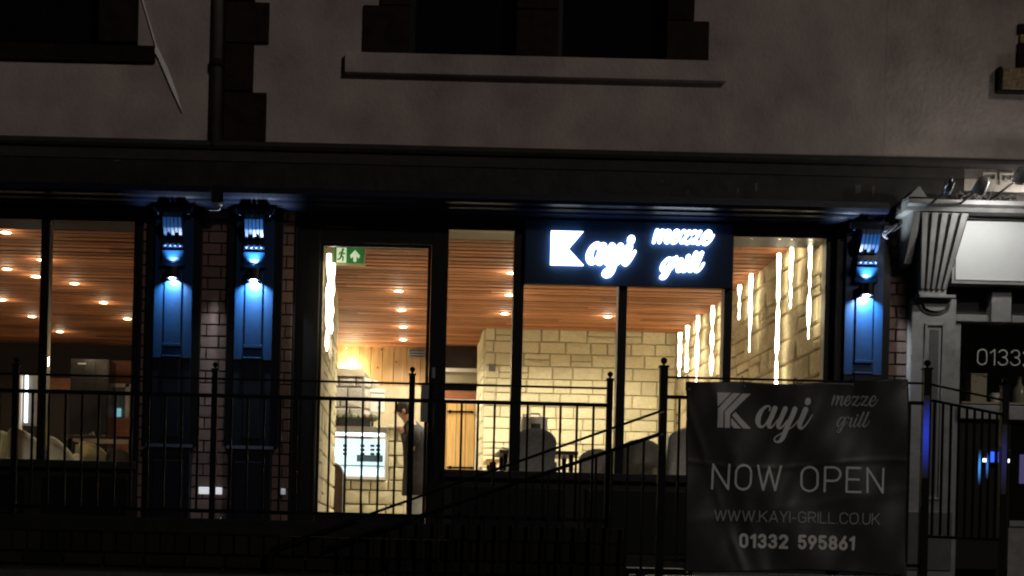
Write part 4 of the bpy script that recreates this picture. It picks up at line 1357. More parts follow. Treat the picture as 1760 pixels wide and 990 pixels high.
skinned('body', ch, ed, M['skin'], pe)
def loft(mb, rings, n=14):
    vs, fs = [], []
    for i, (c, rx_, ry_) in enumerate(rings):
        for k in range(n):
            a = 2 * math.pi * k / n
            w = 1 + 0.05 * math.sin(3 * a + i) + 0.03 * math.sin(5 * a - 2 * i)
            vs.append((c[0] + rx_ * w * math.cos(a), c[1] + ry_ * w * math.sin(a), c[2]))
    for i in range(len(rings) - 1):
        for k in range(n):
            m = (k + 1) % n
            fs.append((i * n + k, i * n + m, (i + 1) * n + m, (i + 1) * n + k))
    fs.append(tuple(range((len(rings) - 1) * n, len(rings) * n)))
    fs.append(tuple(range(n))[::-1])
    return mb.add(vs, fs)


cm = loft(MB(), [(P3(714, 852), 0.155, 0.22), (P3(714, 830), 0.15, 0.215), (P3(714, 805), 0.145, 0.205), (P3(714, 785), 0.14, 0.19), (P3(714, 768), 0.135, 0.19), (P3(713, 748), 0.14, 0.21), (P3(711, 736), 0.125, 0.20), (P3(708, 728), 0.085, 0.11), (P3(706, 724), 0.07, 0.075)])
for sgn in (-1, 1):
    cm.tube([che + Vector((-0.01, sgn * 0.17, 0.08)), che + Vector((-0.02, sgn * 0.205, -0.06)), che + Vector((-0.03, sgn * 0.2, -0.2)), P3(697, 747, 0.0) + Vector((0, sgn * 0.16, 0.0))], [0.08, 0.085, 0.085, 0.058], 12)
cm.build('coat', M['coat'], pe, True)
tm = MB()
for sgn, ox in ((-1, 0.01), (1, 0.03)):
    tm.tube([(bx, YPn + sgn * 0.08, 0.66), (bx + ox, YPn + sgn * 0.1, 0.42), (bx + ox * 2, YPn + sgn * 0.1, 0.09)], [0.105, 0.085, 0.07], 12)
tm.build('trousers', M['trouser'], pe, True)
for sgn, ox in ((-1, 0.02), (1, 0.06)):
    MB().box(bx + ox - 0.2, bx + ox + 0.07, YPn + sgn * 0.1 - 0.05, YPn + sgn * 0.1 + 0.05, 0.002, 0.088, 0.03).build('shoe', M['blackgloss'], pe, True)
MB().ball(hed + Vector((0.015, 0, 0.045)), 0.105, 14, 10, 0.95).build('hair', M['hair'], pe, True)
fc = hed + Vector((-0.085, 0, 0.0))
MB().ball(fc + Vector((-0.01, 0, -0.005)), 0.017, 8, 6).build('nose', M['skin'], pe, True)
for sy_ in (-0.035, 0.035):
    MB().ball(fc + Vector((0.006, sy_, 0.022)), 0.012, 8, 6).build('eye', M['blackgloss'], pe, True)
MB().box(fc.x - 0.004, fc.x + 0.01, YPn - 0.02, YPn + 0.02, fc.z - 0.045, fc.z - 0.037, 0.002).build('mouth', M['foodred'], pe)
MB().ball(hed + Vector((0.0, -0.09, 0.0)), 0.022, 8, 6, 1.4).build('ear', M['skin'], pe, True)

# =================================================================== NEIGHBOURING SHOP
nb = thing('neighbour_building', 'rough rendered wall of the next building with a gold stone window sill', 'building', (seam + 1.5, 0, ZB))
B('render_wall', M['render2'], nb, seam + 0.004, 9, 0.004, 0.4, 3.225, 6.6)
q0, q1 = W(1719, 152, -0.1), W(1719, 115, -0.1)
B('window_sill', M['goldstone'], nb, q0.x + 0.02, q0.x + 1.6, -0.10, 0.1, q0.z, q1.z, 0.012)
B('sill_edge', M['quoin'], nb, q0.x - 0.005, q0.x + 0.018, -0.09, 0.1, q0.z - 0.012, q1.z + 0.008)
B('sill_edge', M['quoin'], nb, q0.x + 0.0185, q0.x + 1.6, -0.085, 0.1, q0.z - 0.014, q0.z - 0.001)
B('jamb_stone', M['quoin'], nb, W(1748, 80, 0).x, W(1748, 80, 0).x + 0.2, -0.02, 0.2, q1.z + 0.01, W(1750, 76, 0).z, 0.006)
B('jamb_stone', M['goldstone'], nb, W(1752, 70, 0).x, W(1748, 80, 0).x + 0.2, -0.021, 0.2, W(1750, 75, 0).z, W(1750, 60, 0).z, 0.006)
B('jamb_stone', M['quoin'], nb, W(1748, 80, 0).x, W(1748, 80, 0).x + 0.2, -0.02, 0.2, W(1750, 59, 0).z, W(1750, 42, 0).z, 0.006)
frz = pmat('pale_frieze', (0.30, 0.27, 0.23), 0.8, 0.2, 9, 0.4, 40)
B('frieze', frz, nb, W(1655, 310, 0).x, 9, -0.03, 0.3, 3.0, 3.20)
# greek key relief
kx = W(1688, 308, -0.03).x
u_ = 0.016
for k in range(7):
    mb = MB()
    z0 = 3.055
    o_ = kx + k * 0.145
    if o_ > 7: break
    mb.box(o_, o_ + 0.12, -0.044, -0.0305, z0 + 0.088, z0 + 0.088 + u_)
    mb.box(o_, o_ + u_, -0.044, -0.0305, z0 + 0.0, z0 + 0.0875)
    mb.box(o_ + 0.104, o_ + 0.12, -0.044, -0.0305, z0 + 0.03, z0 + 0.0875)
    mb.box(o_ + 0.045, o_ + 0.1035, -0.044, -0.0305, z0 + 0.03, z0 + 0.03 + u_)
    mb.box(o_ + 0.045, o_ + 0.045 + u_, -0.044, -0.0305, z0 + 0.0465, z0 + 0.062)
    mb.build('key_pattern', frz, nb)

ns = thing('neighbour_shopfront', 'grey painted shopfront with a fluted bracket beside the banner', 'shopfront', (4.7, 0, 0))
GP = M['greypaint']
NX0 = W(1566, 600, -0.1).x
NX1 = W(1642, 600, -0.1).x
B('pilaster', GP, ns, NX0, NX1, -0.10, 0.2, TER, W(1600, 513, -0.1).z - 0.002, 0.006)
B('base_shade', M['boarddark'], ns, NX0 - 0.012, NX1 + 0.001, -0.118, -0.1005, TER + 0.06, 0.24, 0.006)  # dark block added to imitate lamp light dying away at the foot
# recessed-looking panel built from mouldings
pa, pb = W(1588, 600, -0.1).x, W(1622, 600, -0.1).x
pz1, pz0 = W(1605, 556, -0.1).z, 0.34
for a, b, c, d in ((pa, pa + 0.02, pz0, pz1), (pb - 0.02, pb, pz0, pz1), (pa + 0.0205, pb - 0.0205, pz1 - 0.02, pz1), (pa + 0.0205, pb - 0.0205, pz0, pz0 + 0.02)):
    B('panel_moulding', GP, ns, a, b, -0.118, -0.1005, c, d, 0.004)
B('panel', M['boarddark'], ns, pa + 0.045, pb - 0.045, -0.104, -0.1005, pz0 + 0.05, pz1 - 0.05, 0.001)
# half-round drop under the bracket ledge
zl = W(1600, 510, -0.16).z
B('ledge', GP, ns, W(1578, 510, -0.16).x, W(1640, 510, -0.16).x, -0.20, -0.02, zl - 0.012, zl + 0.014, 0.004)
cxh = W(1607, 525, -0.12).x
mb = MB()
pts = [(cxh + 0.10 * math.cos(R(a)), zl - 0.055 + 0.06 * math.sin(R(a))) for a in range(180, 361, 15)]
mb.prism(pts, -0.135, -0.1005)
mb.build('half_round', GP, ns)
mb = MB()
mb.prism([(cxh + 0.135 * math.cos(R(a)), zl - 0.05 + 0.095 * math.sin(R(a))) for a in range(180, 361, 15)], -0.112, -0.1003)
mb.build('half_round', M['boarddark'], ns)
# fluted console, wider and deeper at the top
zt = W(1610, 366, -0.3).z
c_t0, c_t1 = W(1579, 380, -0.3).x, W(1664, 380, -0.3).x
c_b0, c_b1 = W(1580, 500, -0.18).x, W(1626, 500, -0.18).x
mb = MB()
vs = [(c_b0, -0.16, zl + 0.016), (c_b1, -0.16, zl + 0.016), (c_b1, 0.1, zl + 0.016), (c_b0, 0.1, zl + 0.016), (c_t0, -0.32, zt), (c_t1, -0.32, zt), (c_t1, 0.1, zt), (c_t0, 0.1, zt)]
mb.add(vs, [(3, 2, 1, 0), (4, 5, 6, 7), (0, 1, 5, 4), (1, 2, 6, 5), (2, 3, 7, 6), (3, 0, 4, 7)])
mb.build('console', M['boarddark'], ns)
nfl = 5
for k in range(nfl):
    t0, t1 = (k + 0.14) / nfl, (k + 0.72) / nfl
    zb = zl + 0.06
    bx0 = c_b0 + (c_b1 - c_b0) * t0; bx1 = c_b0 + (c_b1 - c_b0) * t1
    tx0 = c_t0 + (c_t1 - c_t0) * t0; tx1 = c_t0 + (c_t1 - c_t0) * t1
    mb = MB()
    vs = [(bx0, -0.205, zb), (bx1, -0.205, zb), (bx1, -0.158, zb), (bx0, -0.158, zb), (tx0, -0.352, zt - 0.01), (tx1, -0.352, zt - 0.01), (tx1, -0.305, zt - 0.01), (tx0, -0.305, zt - 0.01)]
    mb.add(vs, [(3, 2, 1, 0), (4, 5, 6, 7), (0, 1, 5, 4), (1, 2, 6, 5), (2, 3, 7, 6), (3, 0, 4, 7)])
    mb.build('flute', GP, ns)
MB().box(c_b0 - 0.001, c_b1 + 0.001, -0.18, -0.1, zl + 0.017, zl + 0.058).build('console_base', GP, ns)
# scrolled side of the console on the left and cap
mb = MB()
mb.profile([(-0.10, zt - 0.42), (-0.16, zt - 0.40), (-0.30, zt - 0.15), (-0.34, zt), (0.0, zt), (0.0, zt - 0.42)], c_t0 - 0.06, c_t0 - 0.003)
mb.build('console_side', GP, ns)
capz = zt + 0.002
ncx0 = W(1560, 355, -0.4).x
mb = MB()
mb.profile([(0.05, capz), (-0.36, capz), (-0.38, capz + 0.03), (-0.43, capz + 0.045), (-0.43, capz + 0.08), (-0.40, capz + 0.085), (0.05, capz + 0.10)], ncx0, 9)
mb.build('cornice', GP, ns)
mb = MB()
mb.add([(ncx0 + 0.0, -0.42, capz + 0.10), (ncx0 + 0.15, -0.42, capz + 0.10), (ncx0 + 0.15, -0.1, capz + 0.10), (ncx0, -0.1, capz + 0.10), (ncx0 + 0.085, -0.40, capz + 0.19), (ncx0 + 0.10, -0.40, capz + 0.19), (ncx0 + 0.10, -0.12, capz + 0.19), (ncx0 + 0.085, -0.12, capz + 0.19)],
       [(3, 2, 1, 0), (4, 5, 6, 7), (0, 1, 5, 4), (1, 2, 6, 5), (2, 3, 7, 6), (3, 0, 4, 7)])
mb.build('end_cap', GP, ns)
# frieze panel behind the sign, transom and window
B('sign_recess', M['darkroom'], ns, NX1 + 0.002, 9, 0.0, 0.2, W(1700, 540, 0).z, capz - 0.002)
tz1, tz0 = W(1680, 541, -0.05).z, W(1680, 553, -0.05).z
B('transom', GP, ns, NX1 + 0.002, W(1698, 547, -0.05).x, -0.06, 0.1, tz0, tz1, 0.004)
B('transom', GP, ns, W(1739, 547, -0.05).x, 9, -0.06, 0.1, tz0, tz1, 0.004)
bq0, bq1 = W(1704, 553, -0.12), W(1739, 500, -0.12)
B('bracket_block', GP, ns, bq0.x, bq1.x, -0.12, 0.1, bq0.z, bq1.z, 0.004)
B('mullion', GP, ns, NX1 + 0.002, W(1650, 600, -0.02).x, -0.03, 0.1, TER, tz0 - 0.002, 0.004)
B('pane', M['glass'], ns, W(1650, 600, -0.02).x, 9, 0.03, 0.036, W(1700, 700, 0).z, tz0 - 0.002)
zsill = W(1700, 690, 0).z
B('window_sill', GP, ns, W(1645, 690, -0.02).x, 9, -0.08, 0.08, zsill - 0.16, zsill - 0.04, 0.006)
B('window_shelf', M['card'], ns, W(1652, 680, 0.1).x, 9, 0.082, 0.5, zsill - 0.012, zsill + 0.004)
B('window_frame', M['frame'], ns, W(1642, 690, -0.02).x, W(1738, 690, -0.02).x, -0.02, 0.1, TER + 0.08, zsill - 0.162)
B('base_panel', GP, ns, W(1738, 690, -0.02).x + 0.003, 9, -0.02, 0.1, TER, W(1750, 905, 0).z - 0.01)
B('rail', GP, ns, W(1738, 690, -0.02).x + 0.003, 9, -0.04, 0.1, W(1750, 905, 0).z, W(1750, 895, 0).z)
B('low_pane', M['darkglass'], ns, W(1738, 690, -0.02).x + 0.003, 9, 0.0, 0.01, W(1750, 894, 0).z, zsill - 0.17)
room = B('shop_interior', M['darkroom'], ns, NX1, 9, 1.3, 1.4, TER, 2.4)
B('shop_interior', M['darkroom'], ns, NX1, 9, 0.5, 1.299, zsill - 0.4, zsill - 0.3)
# phone number on the window glass
line_of_type('01332', W(1680, 612, 0.02).x, W(1776, 612, 0.02).x, W(1716, 628, 0.02).z, W(1716, 600, 0.02).z, 0.010, flat(0.026), pmat('window_print', (0.3, 0.3, 0.28), 0.6), ns, 0.2, name='numeral')
# items on the shelf
q0, q1 = W(1667, 673, 0.2), W(1695, 645, 0.2)
bxo = thing('cardboard_box', 'small cream card box on the neighbouring window shelf', 'box', ((q0.x + q1.x) / 2, 0.25, zsill))
B('carton', M['card'], bxo, q0.x, q1.x, 0.18, 0.30, zsill + 0.004, q1.z, 0.004)
B('flap', M['card'], bxo, q0.x - 0.003, q1.x + 0.003, 0.177, 0.303, q1.z + 0.001, q1.z + 0.012)
for a, b in ((.3, .75), (.32, .28)):
    MB().tube([(q0.x + (q1.x - q0.x) * a, 0.176, zsill + (q1.z - zsill) * b), (q0.x + (q1.x - q0.x) * a, 0.1795, zsill + (q1.z - zsill) * b)], 0.006, 8).build('tape_dot', M['darkwood'], bxo)
q = W(1714, 672, 0.2)
fig = thing('cup', 'small white cup on the neighbouring window shelf', 'cup', (q.x, 0.25, zsill + 0.004))
MB().lathe((q.x, 0.25, zsill + 0.0045), [(0.025, 0), (0.03, 0.01), (0.04, 0.09), (0.04, 0.095)], 14).build('bowl', M['white'], fig, True)
MB().tube([(q.x + 0.038, 0.25, zsill + 0.08), (q.x + 0.065, 0.25, zsill + 0.07), (q.x + 0.06, 0.25, zsill + 0.035), (q.x + 0.034, 0.25, zsill + 0.03)], 0.007, 8).build('handle', M['white'], fig, True)
q = W(1756, 672, 0.2)
btl = thing('bottle', 'clear glass bottle standing at the end of the neighbouring window shelf', 'bottle', (q.x, 0.25, zsill + 0.004))
MB().lathe((q.x, 0.25, zsill + 0.0045), [(0.05, 0), (0.055, 0.01), (0.055, 0.13), (0.03, 0.17), (0.018, 0.19), (0.018, 0.22)], 16).build('body', pmat('bottle_glass', (0.3, 0.3, 0.22), 0.15), btl, True)
MB().lathe((q.x, 0.25, zsill + 0.226), [(0.02, 0), (0.02, 0.025)], 12).build('cap', M['foodred'], btl)

# neighbour's sign board
zb0, zb1 = W(1700, 489, -0.2).z, W(1700, 374, -0.2).z
bxa = W(1636, 430, -0.2).x
ng = thing('sign_board', 'blank pale grey framed sign board lit from above at the right edge', 'sign', (bxa + 0.8, -0.18, (zb0 + zb1) / 2))
B('face', M['boardgrey'], ng, bxa + 0.045, 8.5, -0.19, -0.15, zb0 + 0.045, zb1 - 0.03)
B('frame_left', GP, ng, bxa, bxa + 0.02, -0.215, -0.05, zb0, zb1, 0.003)
B('frame_bottom', GP, ng, bxa + 0.0205, 8.5, -0.215, -0.05, zb0, zb0 + 0.018, 0.003)
B('frame_top', M['boarddark'], ng, bxa + 0.0205, 8.5, -0.215, -0.05, zb1 - 0.018, zb1, 0.003)
B('inner_frame', M['boarddark'], ng, bxa + 0.0205, bxa + 0.034, -0.20, -0.06, zb0 + 0.0185, zb1 - 0.0185)
B('inner_frame', M['boarddark'], ng, bxa + 0.0345, 8.5, -0.20, -0.06, zb0 + 0.0185, zb0 + 0.033)
B('inner_bead', M['boardgrey'], ng, bxa + 0.0345, bxa + 0.044, -0.205, -0.1, zb0 + 0.034, zb1 - 0.0185, 0.002)
B('inner_bead', M['boardgrey'], ng, bxa + 0.0445, 8.5, -0.205, -0.1, zb0 + 0.0335, zb0 + 0.043, 0.002)

# spot lamps over the neighbour's sign
LP = [(1632, 318, 0.0, 'unlit spot lamp head above the fluted bracket', 0.035), (1688, 316, 0.6, 'lit spot lamp head on an arm over the grey sign board', 0.05), (1757, 298, 30, 'larger lit spot lamp at the right edge over the grey sign board', 0.055),
      (1795, 330, 7, 'lit spot lamp tucked close to the cornice just beyond the right edge', 0.045)]
for u, v, en, lb, rr in LP:
    q = W(u, v, -1.0 if u < 1790 else -0.30)
    la = thing('spot_lamp', lb, 'lamp', q, 'spot lamps over the grey sign board')
    hdv = Vector((0.0, 0.95, -0.62)).normalized()
    pts = [q - hdv * 0.05 + Vector((0, 0, 0.02)), q - hdv * 0.03, q + hdv * 0.02, q + hdv * 0.07]
    MB().tube(pts, [rr * 0.4, rr * 0.9, rr, rr * 1.05], 16).build('head', M['steel'] if en == 0 else pmat('lamp_head', (0.4, 0.39, 0.37), 0.4, 0.3, 30), la, True)
    MB().tube([q - hdv * 0.04, q + Vector((0.02, 0.1, 0.07)), q + Vector((0.05, 0.26, 0.0)), (q.x + 0.07, -0.03, q.z - 0.03)], 0.010, 8).build('arm', M['boarddark'], la, True)
    if en > 0:
        c = q + hdv * 0.073
        MB().tube([c, c + hdv * 0.004], rr * 0.85, 16).build('lens', M['lampbulb'], la)
        for ty, e_ in (('SPOT', en), ('POINT', en * (0.28 if u < 1790 else 1.0))):
            ld = bpy.data.lights.new('spot_lamp_beam', ty)
            ld.energy = e_
            ld.color = (1.0, 0.97, 0.93)
            ld.shadow_soft_size = 0.03
            if ty == 'SPOT':
                ld.spot_size = R(104)
                ld.spot_blend = 0.7
            lo = bpy.data.objects.new('spot_lamp_beam', ld)
            COL.objects.link(lo)
            lo.parent = la
            lo.location = hdv * 0.13
            lo.rotation_euler = hdv.to_track_quat('-Z', 'Y').to_euler()
# crumpled debris on the cornice: old birds' nest and cable
nest = MB()
rr_ = random.Random(3)
n0, n1 = W(1640, 345, -0.3), W(1738, 345, -0.3)
for k in range(70):
    a = Vector((rr_.uniform(n0.x, n1.x), rr_.uniform(-0.36, -0.2), capz + 0.09 + rr_.uniform(0, 0.05)))
    b = a + Vector((rr_.uniform(-.12, .12), rr_.uniform(-.06, .06), rr_.uniform(-.02, .06)))
    nest.tube([a, (a + b) / 2 + Vector((0, 0, rr_.uniform(0, .03))), b], rr_.uniform(.004, .012), 5)
tag(nest.build('twig_heap', pmat('dark_twigs', (0.05, 0.045, 0.04), 0.8, 0.6, 30)), 'dark heap of twigs and rags on the grey cornice under the lamps', 'twigs')

# =================================================================== RAILINGS, WALL, BANNER
YFn = -4.0
WT = ZC + 0.10
# low brick wall
x_end = W(1072, 950, YFn).x
lwl = thing('low_brick_wall', 'low dark brick wall with an upright brick course under the black railings', 'wall', (-1, YFn, ST))
B('wall_core', M['mortarlite'], lwl, -8, x_end - 0.01, YFn - 0.09, YFn + 0.11, TER - 0.02, WT - 0.09)
B('wall_core', M['mortarlite'], lwl, -8, x_end - 0.01, -4.63, -4.2, ST, TER - 0.05) if False else None
B('coping', pmat('dark_coping', (0.007, 0.0068, 0.006), 0.7, 0.4, 9, 0.4, 30, spec=0.15), lwl, -8, x_end + 0.005, YFn - 0.13, YFn + 0.13, WT - 0.088, WT, 0.008)
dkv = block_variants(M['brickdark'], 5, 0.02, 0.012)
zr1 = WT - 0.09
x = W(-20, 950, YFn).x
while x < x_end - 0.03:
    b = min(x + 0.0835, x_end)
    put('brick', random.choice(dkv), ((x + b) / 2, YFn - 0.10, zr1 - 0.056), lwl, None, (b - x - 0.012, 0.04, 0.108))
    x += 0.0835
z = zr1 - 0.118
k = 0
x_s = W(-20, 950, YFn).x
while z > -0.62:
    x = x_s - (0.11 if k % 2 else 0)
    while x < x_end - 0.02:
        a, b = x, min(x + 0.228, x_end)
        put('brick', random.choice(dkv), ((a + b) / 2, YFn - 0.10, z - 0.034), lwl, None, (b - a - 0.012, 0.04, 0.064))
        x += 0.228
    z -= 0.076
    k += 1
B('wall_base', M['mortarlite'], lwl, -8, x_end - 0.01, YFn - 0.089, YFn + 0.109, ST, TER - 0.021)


def post(parent, x, y, z0, z1, w, ball=True, r=0.016):
    p = MB().box(x - w / 2, x + w / 2, y - w / 2, y + w / 2, z0, z1, 0.003).build('post', M['iron'], parent)
    m = MB().box(x - w * 0.62, x + w * 0.62, y - w * 0.62, y + w * 0.62, z1 + 0.0005, z1 + 0.012, 0.002)
    m.tube([(x, y, z1 + 0.012), (x, y, z1 + 0.022)], 0.007, 8)
    m.ball((x, y, z1 + 0.02 + r), r, 12, 8)
    m.build('finial', M['iron'], p)
    return p


ra = thing('railing', 'long black iron railing with ball topped posts on the low brick wall', 'railing', (-1.2, YFn, WT))
PU_ = [25, 367, 706, 1046]
px_ = [W(u, 760, YFn).x for u in PU_]
zt_ = W(1047, 648, YFn).z
for x in px_: post(ra, x, YFn, WT, zt_ - 0.02, 0.034)
zw = W(900, 664, YFn).z
zrl = W(900, 693, YFn).z
zbt = ZC + 0.145
for a, b in zip([px_[0] - 1.14] + px_[:-1], px_):
    B('handrail', M['iron'], ra, a + 0.017, b - 0.017, YFn - 0.006, YFn + 0.006, zw - 0.006, zw + 0.006)
    B('rail', M['iron'], ra, a + 0.017, b - 0.017, YFn - 0.008, YFn + 0.008, zrl - 0.011, zrl + 0.011)
    B('rail', M['iron'], ra, a + 0.017, b - 0.017, YFn - 0.008, YFn + 0.008, zbt - 0.011, zbt + 0.011)
    n = 11
    for k in range(n):
        x = a + (b - a) * (k + 1) / (n + 1) + 0.004
        B('bar', M['iron'], ra, x - 0.0065, x + 0.0065, YFn - 0.0065, YFn + 0.0065, zbt + 0.0115, zrl - 0.0115)
# banner railing and gate return
rb = thing('railing', 'black iron railing carrying the banner, with a barred return to the grey shopfront', 'railing', (2.3, YFn, TER))
xb0, xb1 = W(1138, 760, YFn).x, W(1590, 780, YFn).x
post(rb, xb0, YFn, ST, W(1138, 632, YFn).z, 0.044, True, 0.0195)
post(rb, xb1, YFn, ST, W(1591, 636, YFn).z, 0.044, True, 0.0195)
zh = W(1300, 652, YFn).z
B('handrail', M['iron'], rb, xb0 + 0.022, xb1 - 0.022, YFn - 0.006, YFn + 0.006, zh - 0.006, zh + 0.006)
zl_ = W(1300, 668, YFn).z
B('rail', M['iron'], rb, xb0 + 0.022, xb1 - 0.022, YFn - 0.008, YFn + 0.008, zl_ - 0.07, zl_ - 0.05)
B('rail', M['iron'], rb, xb0 + 0.022, xb1 - 0.022, YFn - 0.008, YFn + 0.008, TER + 0.12, TER + 0.14)
for k in range(15):
    x = xb0 + (xb1 - xb0) * (k + 1) / 16
    B('bar', M['iron'], rb, x - 0.0065, x + 0.0065, YFn - 0.0065, YFn + 0.0065, TER + 0.1405, zl_ - 0.0705)
# return panel going back towards the building
YR = YFn + 0.78
xq = W(1725, 760, YR).x
post(rb, xq, YR, TER, W(1725, 666, YR).z, 0.044, True, 0.0195)
p_a, p_b = Vector((xb1, YFn, 0)), Vector((xq, YR, 0))
dv_ = (p_b - p_a)


def along(t): return p_a + dv_ * t


ztop = zh
for nm, zz, r_ in (('handrail', ztop, 0.007), ('rail', ztop - 0.09, 0.009), ('rail', TER + 0.30, 0.009)):
    a, b = along(0.03), along(0.97)
    MB().tube([(a.x, a.y, zz), (b.x, b.y, zz)], r_, 8).build(nm, M['iron'], rb)
for k in range(9):
    q = along((k + 1) / 10)
    MB().tube([(q.x, q.y, TER + 0.31), (q.x, q.y, ztop - 0.095)], 0.0085, 8).build('bar', M['iron'], rb)
# sloping stair rail from the tall post down to the left, in front of the wall
rs = thing('stair_rail', 'sloping black stair rail falling left from the tall post in front of the wall', 'stair rail', (0.3, -4.15, ST))
YS = -4.18
a = W(1134, 707, YS)
b = W(466, 944, YS)
MB().tube([a, b], 0.0075, 8).build('handrail', M['iron'], rs)
a2 = W(1134, 746, YS)
b2 = W(560, 942, YS)
MB().tube([a2, b2], 0.011, 8).build('rail', M['iron'], rs)
MB().tube([(xb0 - 0.02, YS, a.z), (xb0 - 0.02, YFn - 0.02, a.z)], 0.0075, 8).build('bracket', M['iron'], rs)
MB().tube([(xb0 - 0.02, YS, a2.z), (xb0 - 0.02, YFn - 0.02, a2.z)], 0.0075, 8).build('bracket', M['iron'], rs)
n = 21
for k in range(1, n):
    q = a2 + (b2 - a2) * (k / n)
    B('bar', M['iron'], rs, q.x - 0.0065, q.x + 0.0065, YS - 0.0065, YS + 0.0065, q.z - 0.75, q.z - 0.008)
B('post', M['iron'], rs, b.x - 0.02, b.x + 0.02, YS - 0.02, YS + 0.02, ST, b.z - 0.008)
q0 = a2 + (b2 - a2) * (0.5 / n)
q1 = b2 + Vector((0, 0, 0))
MB().tube([(q0.x, YS, q0.z - 0.76), (q1.x, YS, q1.z - 0.70)], 0.010, 8).build('rail', M['iron'], rs)
# stair flight in front of the wall
nst = 9
stx0, stx1 = xb0 - 0.15, b.x
for k in range(nst):
    xa_ = stx0 + (stx1 - stx0) * k / nst
    xb_ = stx0 + (stx1 - stx0) * (k + 1) / nst
    zz = TER - 0.06 - (k + 1) * 0.135
    struct(MB().box(xb_, xa_, -5.2, -4.63, ST, zz).build('step', M['concrete']))
# slabs in the gap
for k, (v, w_) in enumerate(((958, 0.5), (972, 0.45))):
    q = W(1080, v, -3.2 - k * 0.6)
    struct(MB().box(W(1072, 960, -3.4).x, W(1185, 960, -3.4).x, -3.5 - k * 0.5, -3.1 - k * 0.5, TER - 0.01, TER + 0.07 - k * 0.035, 0.006).build('step', pmat('pale_slab', (0.10, 0.09, 0.08), 0.45, 0.4, 12, 0.4, 30)))

# ---- banner
YBn = YFn - 0.03
bn_ = thing('banner', 'large black vinyl banner with white lettering tied to the railings', 'banner', (W(1366, 800, YBn).x, YBn, 0.3))
TLp, TRp = W(1177, 657, YBn), W(1559, 653, YBn)
BLp, BRp = W(1176, 979, YBn), W(1556, 988, YBn)


def ban_y(x, z):
    s = (x - TLp.x) / (TRp.x - TLp.x)
    t = (TLp.z - z) / (TLp.z - BLp.z)
    w = 0.014 * math.sin(7.0 * s + 4.2 * t) + 0.007 * math.sin(15 * s - 9 * t + 1.3) + 0.004 * math.sin(31 * s + 13 * t)
    w += 0.010 * math.sin(3.0 * (s + t) + 0.6) + 0.006 * math.exp(-((s - 0.12 - 0.25 * t) / 0.035) ** 2) + 0.005 * math.exp(-((s - 0.62 + 0.3 * t) / 0.04) ** 2)
    w += 0.0022 * math.exp(-((t - 0.42 - 0.03 * math.sin(5 * s)) / 0.012) ** 2) + 0.004 * math.exp(-((s - 0.14 - 0.32 * (t - 0.55)) / 0.02) ** 2) + 0.0018 * math.exp(-((t - 0.75 + 0.2 * s) / 0.03) ** 2)
    w += 0.012 * math.exp(-t / 0.12) * abs(math.sin(2 * math.pi * 2 * s))
    return YBn - 0.022 - w


NXb, NZb = 120, 110
vs, fs = [], []
for j in range(NZb + 1):
    for i in range(NXb + 1):
        s, t = i / NXb, j / NZb
        top = TLp.lerp(TRp, s)
        bot = BLp.lerp(BRp, s)
        sag = -0.018 * math.sin(math.pi * s) ** 2 - 0.004 * math.sin(6 * math.pi * s)
        x = top.x + (bot.x - top.x) * t
        z = top.z + sag * (1 - t) + (bot.z - top.z) * t - 0.012 * t * math.sin(math.pi * s * 2 + 1)
        vs.append((x, ban_y(x, z), z))
for j in range(NZb):
    for i in range(NXb):
        q = j * (NXb + 1) + i
        fs.append((q, q + NXb + 1, q + NXb + 2, q + 1))
clo = MB().add(vs, fs).build('cloth', M['banner'], bn_, True)
sm = clo.modifiers.new('thick', 'SOLIDIFY')
sm.thickness = 0.0012
sm.offset = 1.0
front = lambda x, z: ban_y(x, z) - 0.005
# logo
k0, k1 = W(1228, 706, YBn).x, W(1289, 706, YBn).x
z1_, z0_ = W(1258, 677, YBn).z, W(1258, 737, YBn).z
for pol in KPOLY:
    pp = [kmap(p, k0, k1, z0_, z1_) for p in pol]
    bm = bmesh.new()
    bm.faces.new([bm.verts.new((p[0], 0, p[1])) for p in pp])
    bm.normal_update()
    bmesh.ops.triangulate(bm, faces=bm.faces[:])
    for _ in range(3):
        bmesh.ops.subdivide_edges(bm, edges=bm.edges[:], cuts=1, use_grid_fill=True)
    bm.verts.index_update()
    mb = MB()
    mb.add([(q.co.x, front(q.co.x, q.co.z), q.co.z) for q in bm.verts], [[q.index for q in f.verts] for f in bm.faces])
    bm.free()
    mb.build('emblem', M['print'], bn_)
brush([KAYI_A, KAYI_Y, KAYI_I], BOX1, W(1296, 720, YBn).x, W(1394, 720, YBn).x, W(1345, 762, YBn).z, W(1345, 683.5, YBn).z, 0.0, front, 0, M['print'], bn_, 0.0021)
brush(MEZZE, BOXM, W(1427, 690, YBn).x, W(1505, 690, YBn).x, W(1466, 699, YBn).z, W(1466, 680, YBn).z, 0.0015, front, 0, M['printdim'], bn_, 0.0019)
brush(GRILL, BOXG, W(1436, 725, YBn).x, W(1492, 725, YBn).x, W(1464, 745, YBn).z, W(1464, 708, YBn).z, 0.0015, front, 0, M['printdim'], bn_, 0.0019)
line_of_type('NOW OPEN', W(1221, 822, YBn).x, W(1517, 822, YBn).x, W(1369, 845.5, YBn).z, W(1369, 800.5, YBn).z, 0.0125, front, M['print'], bn_, 0.28)
line_of_type('WWW.KAYI-GRILL.CO.UK', W(1226, 888, YBn).x, W(1510, 888, YBn).x, W(1369, 899, YBn).z, W(1369, 879, YBn).z, 0.0068, front, M['printdim'], bn_, 0.2, cellf=3)
line_of_type('01332 595861', W(1270, 931, YBn).x, W(1468, 931, YBn).x, W(1369, 944, YBn).z, W(1369, 919, YBn).z, 0.0165, front, M['print'], bn_, 0.38, cellf=5)
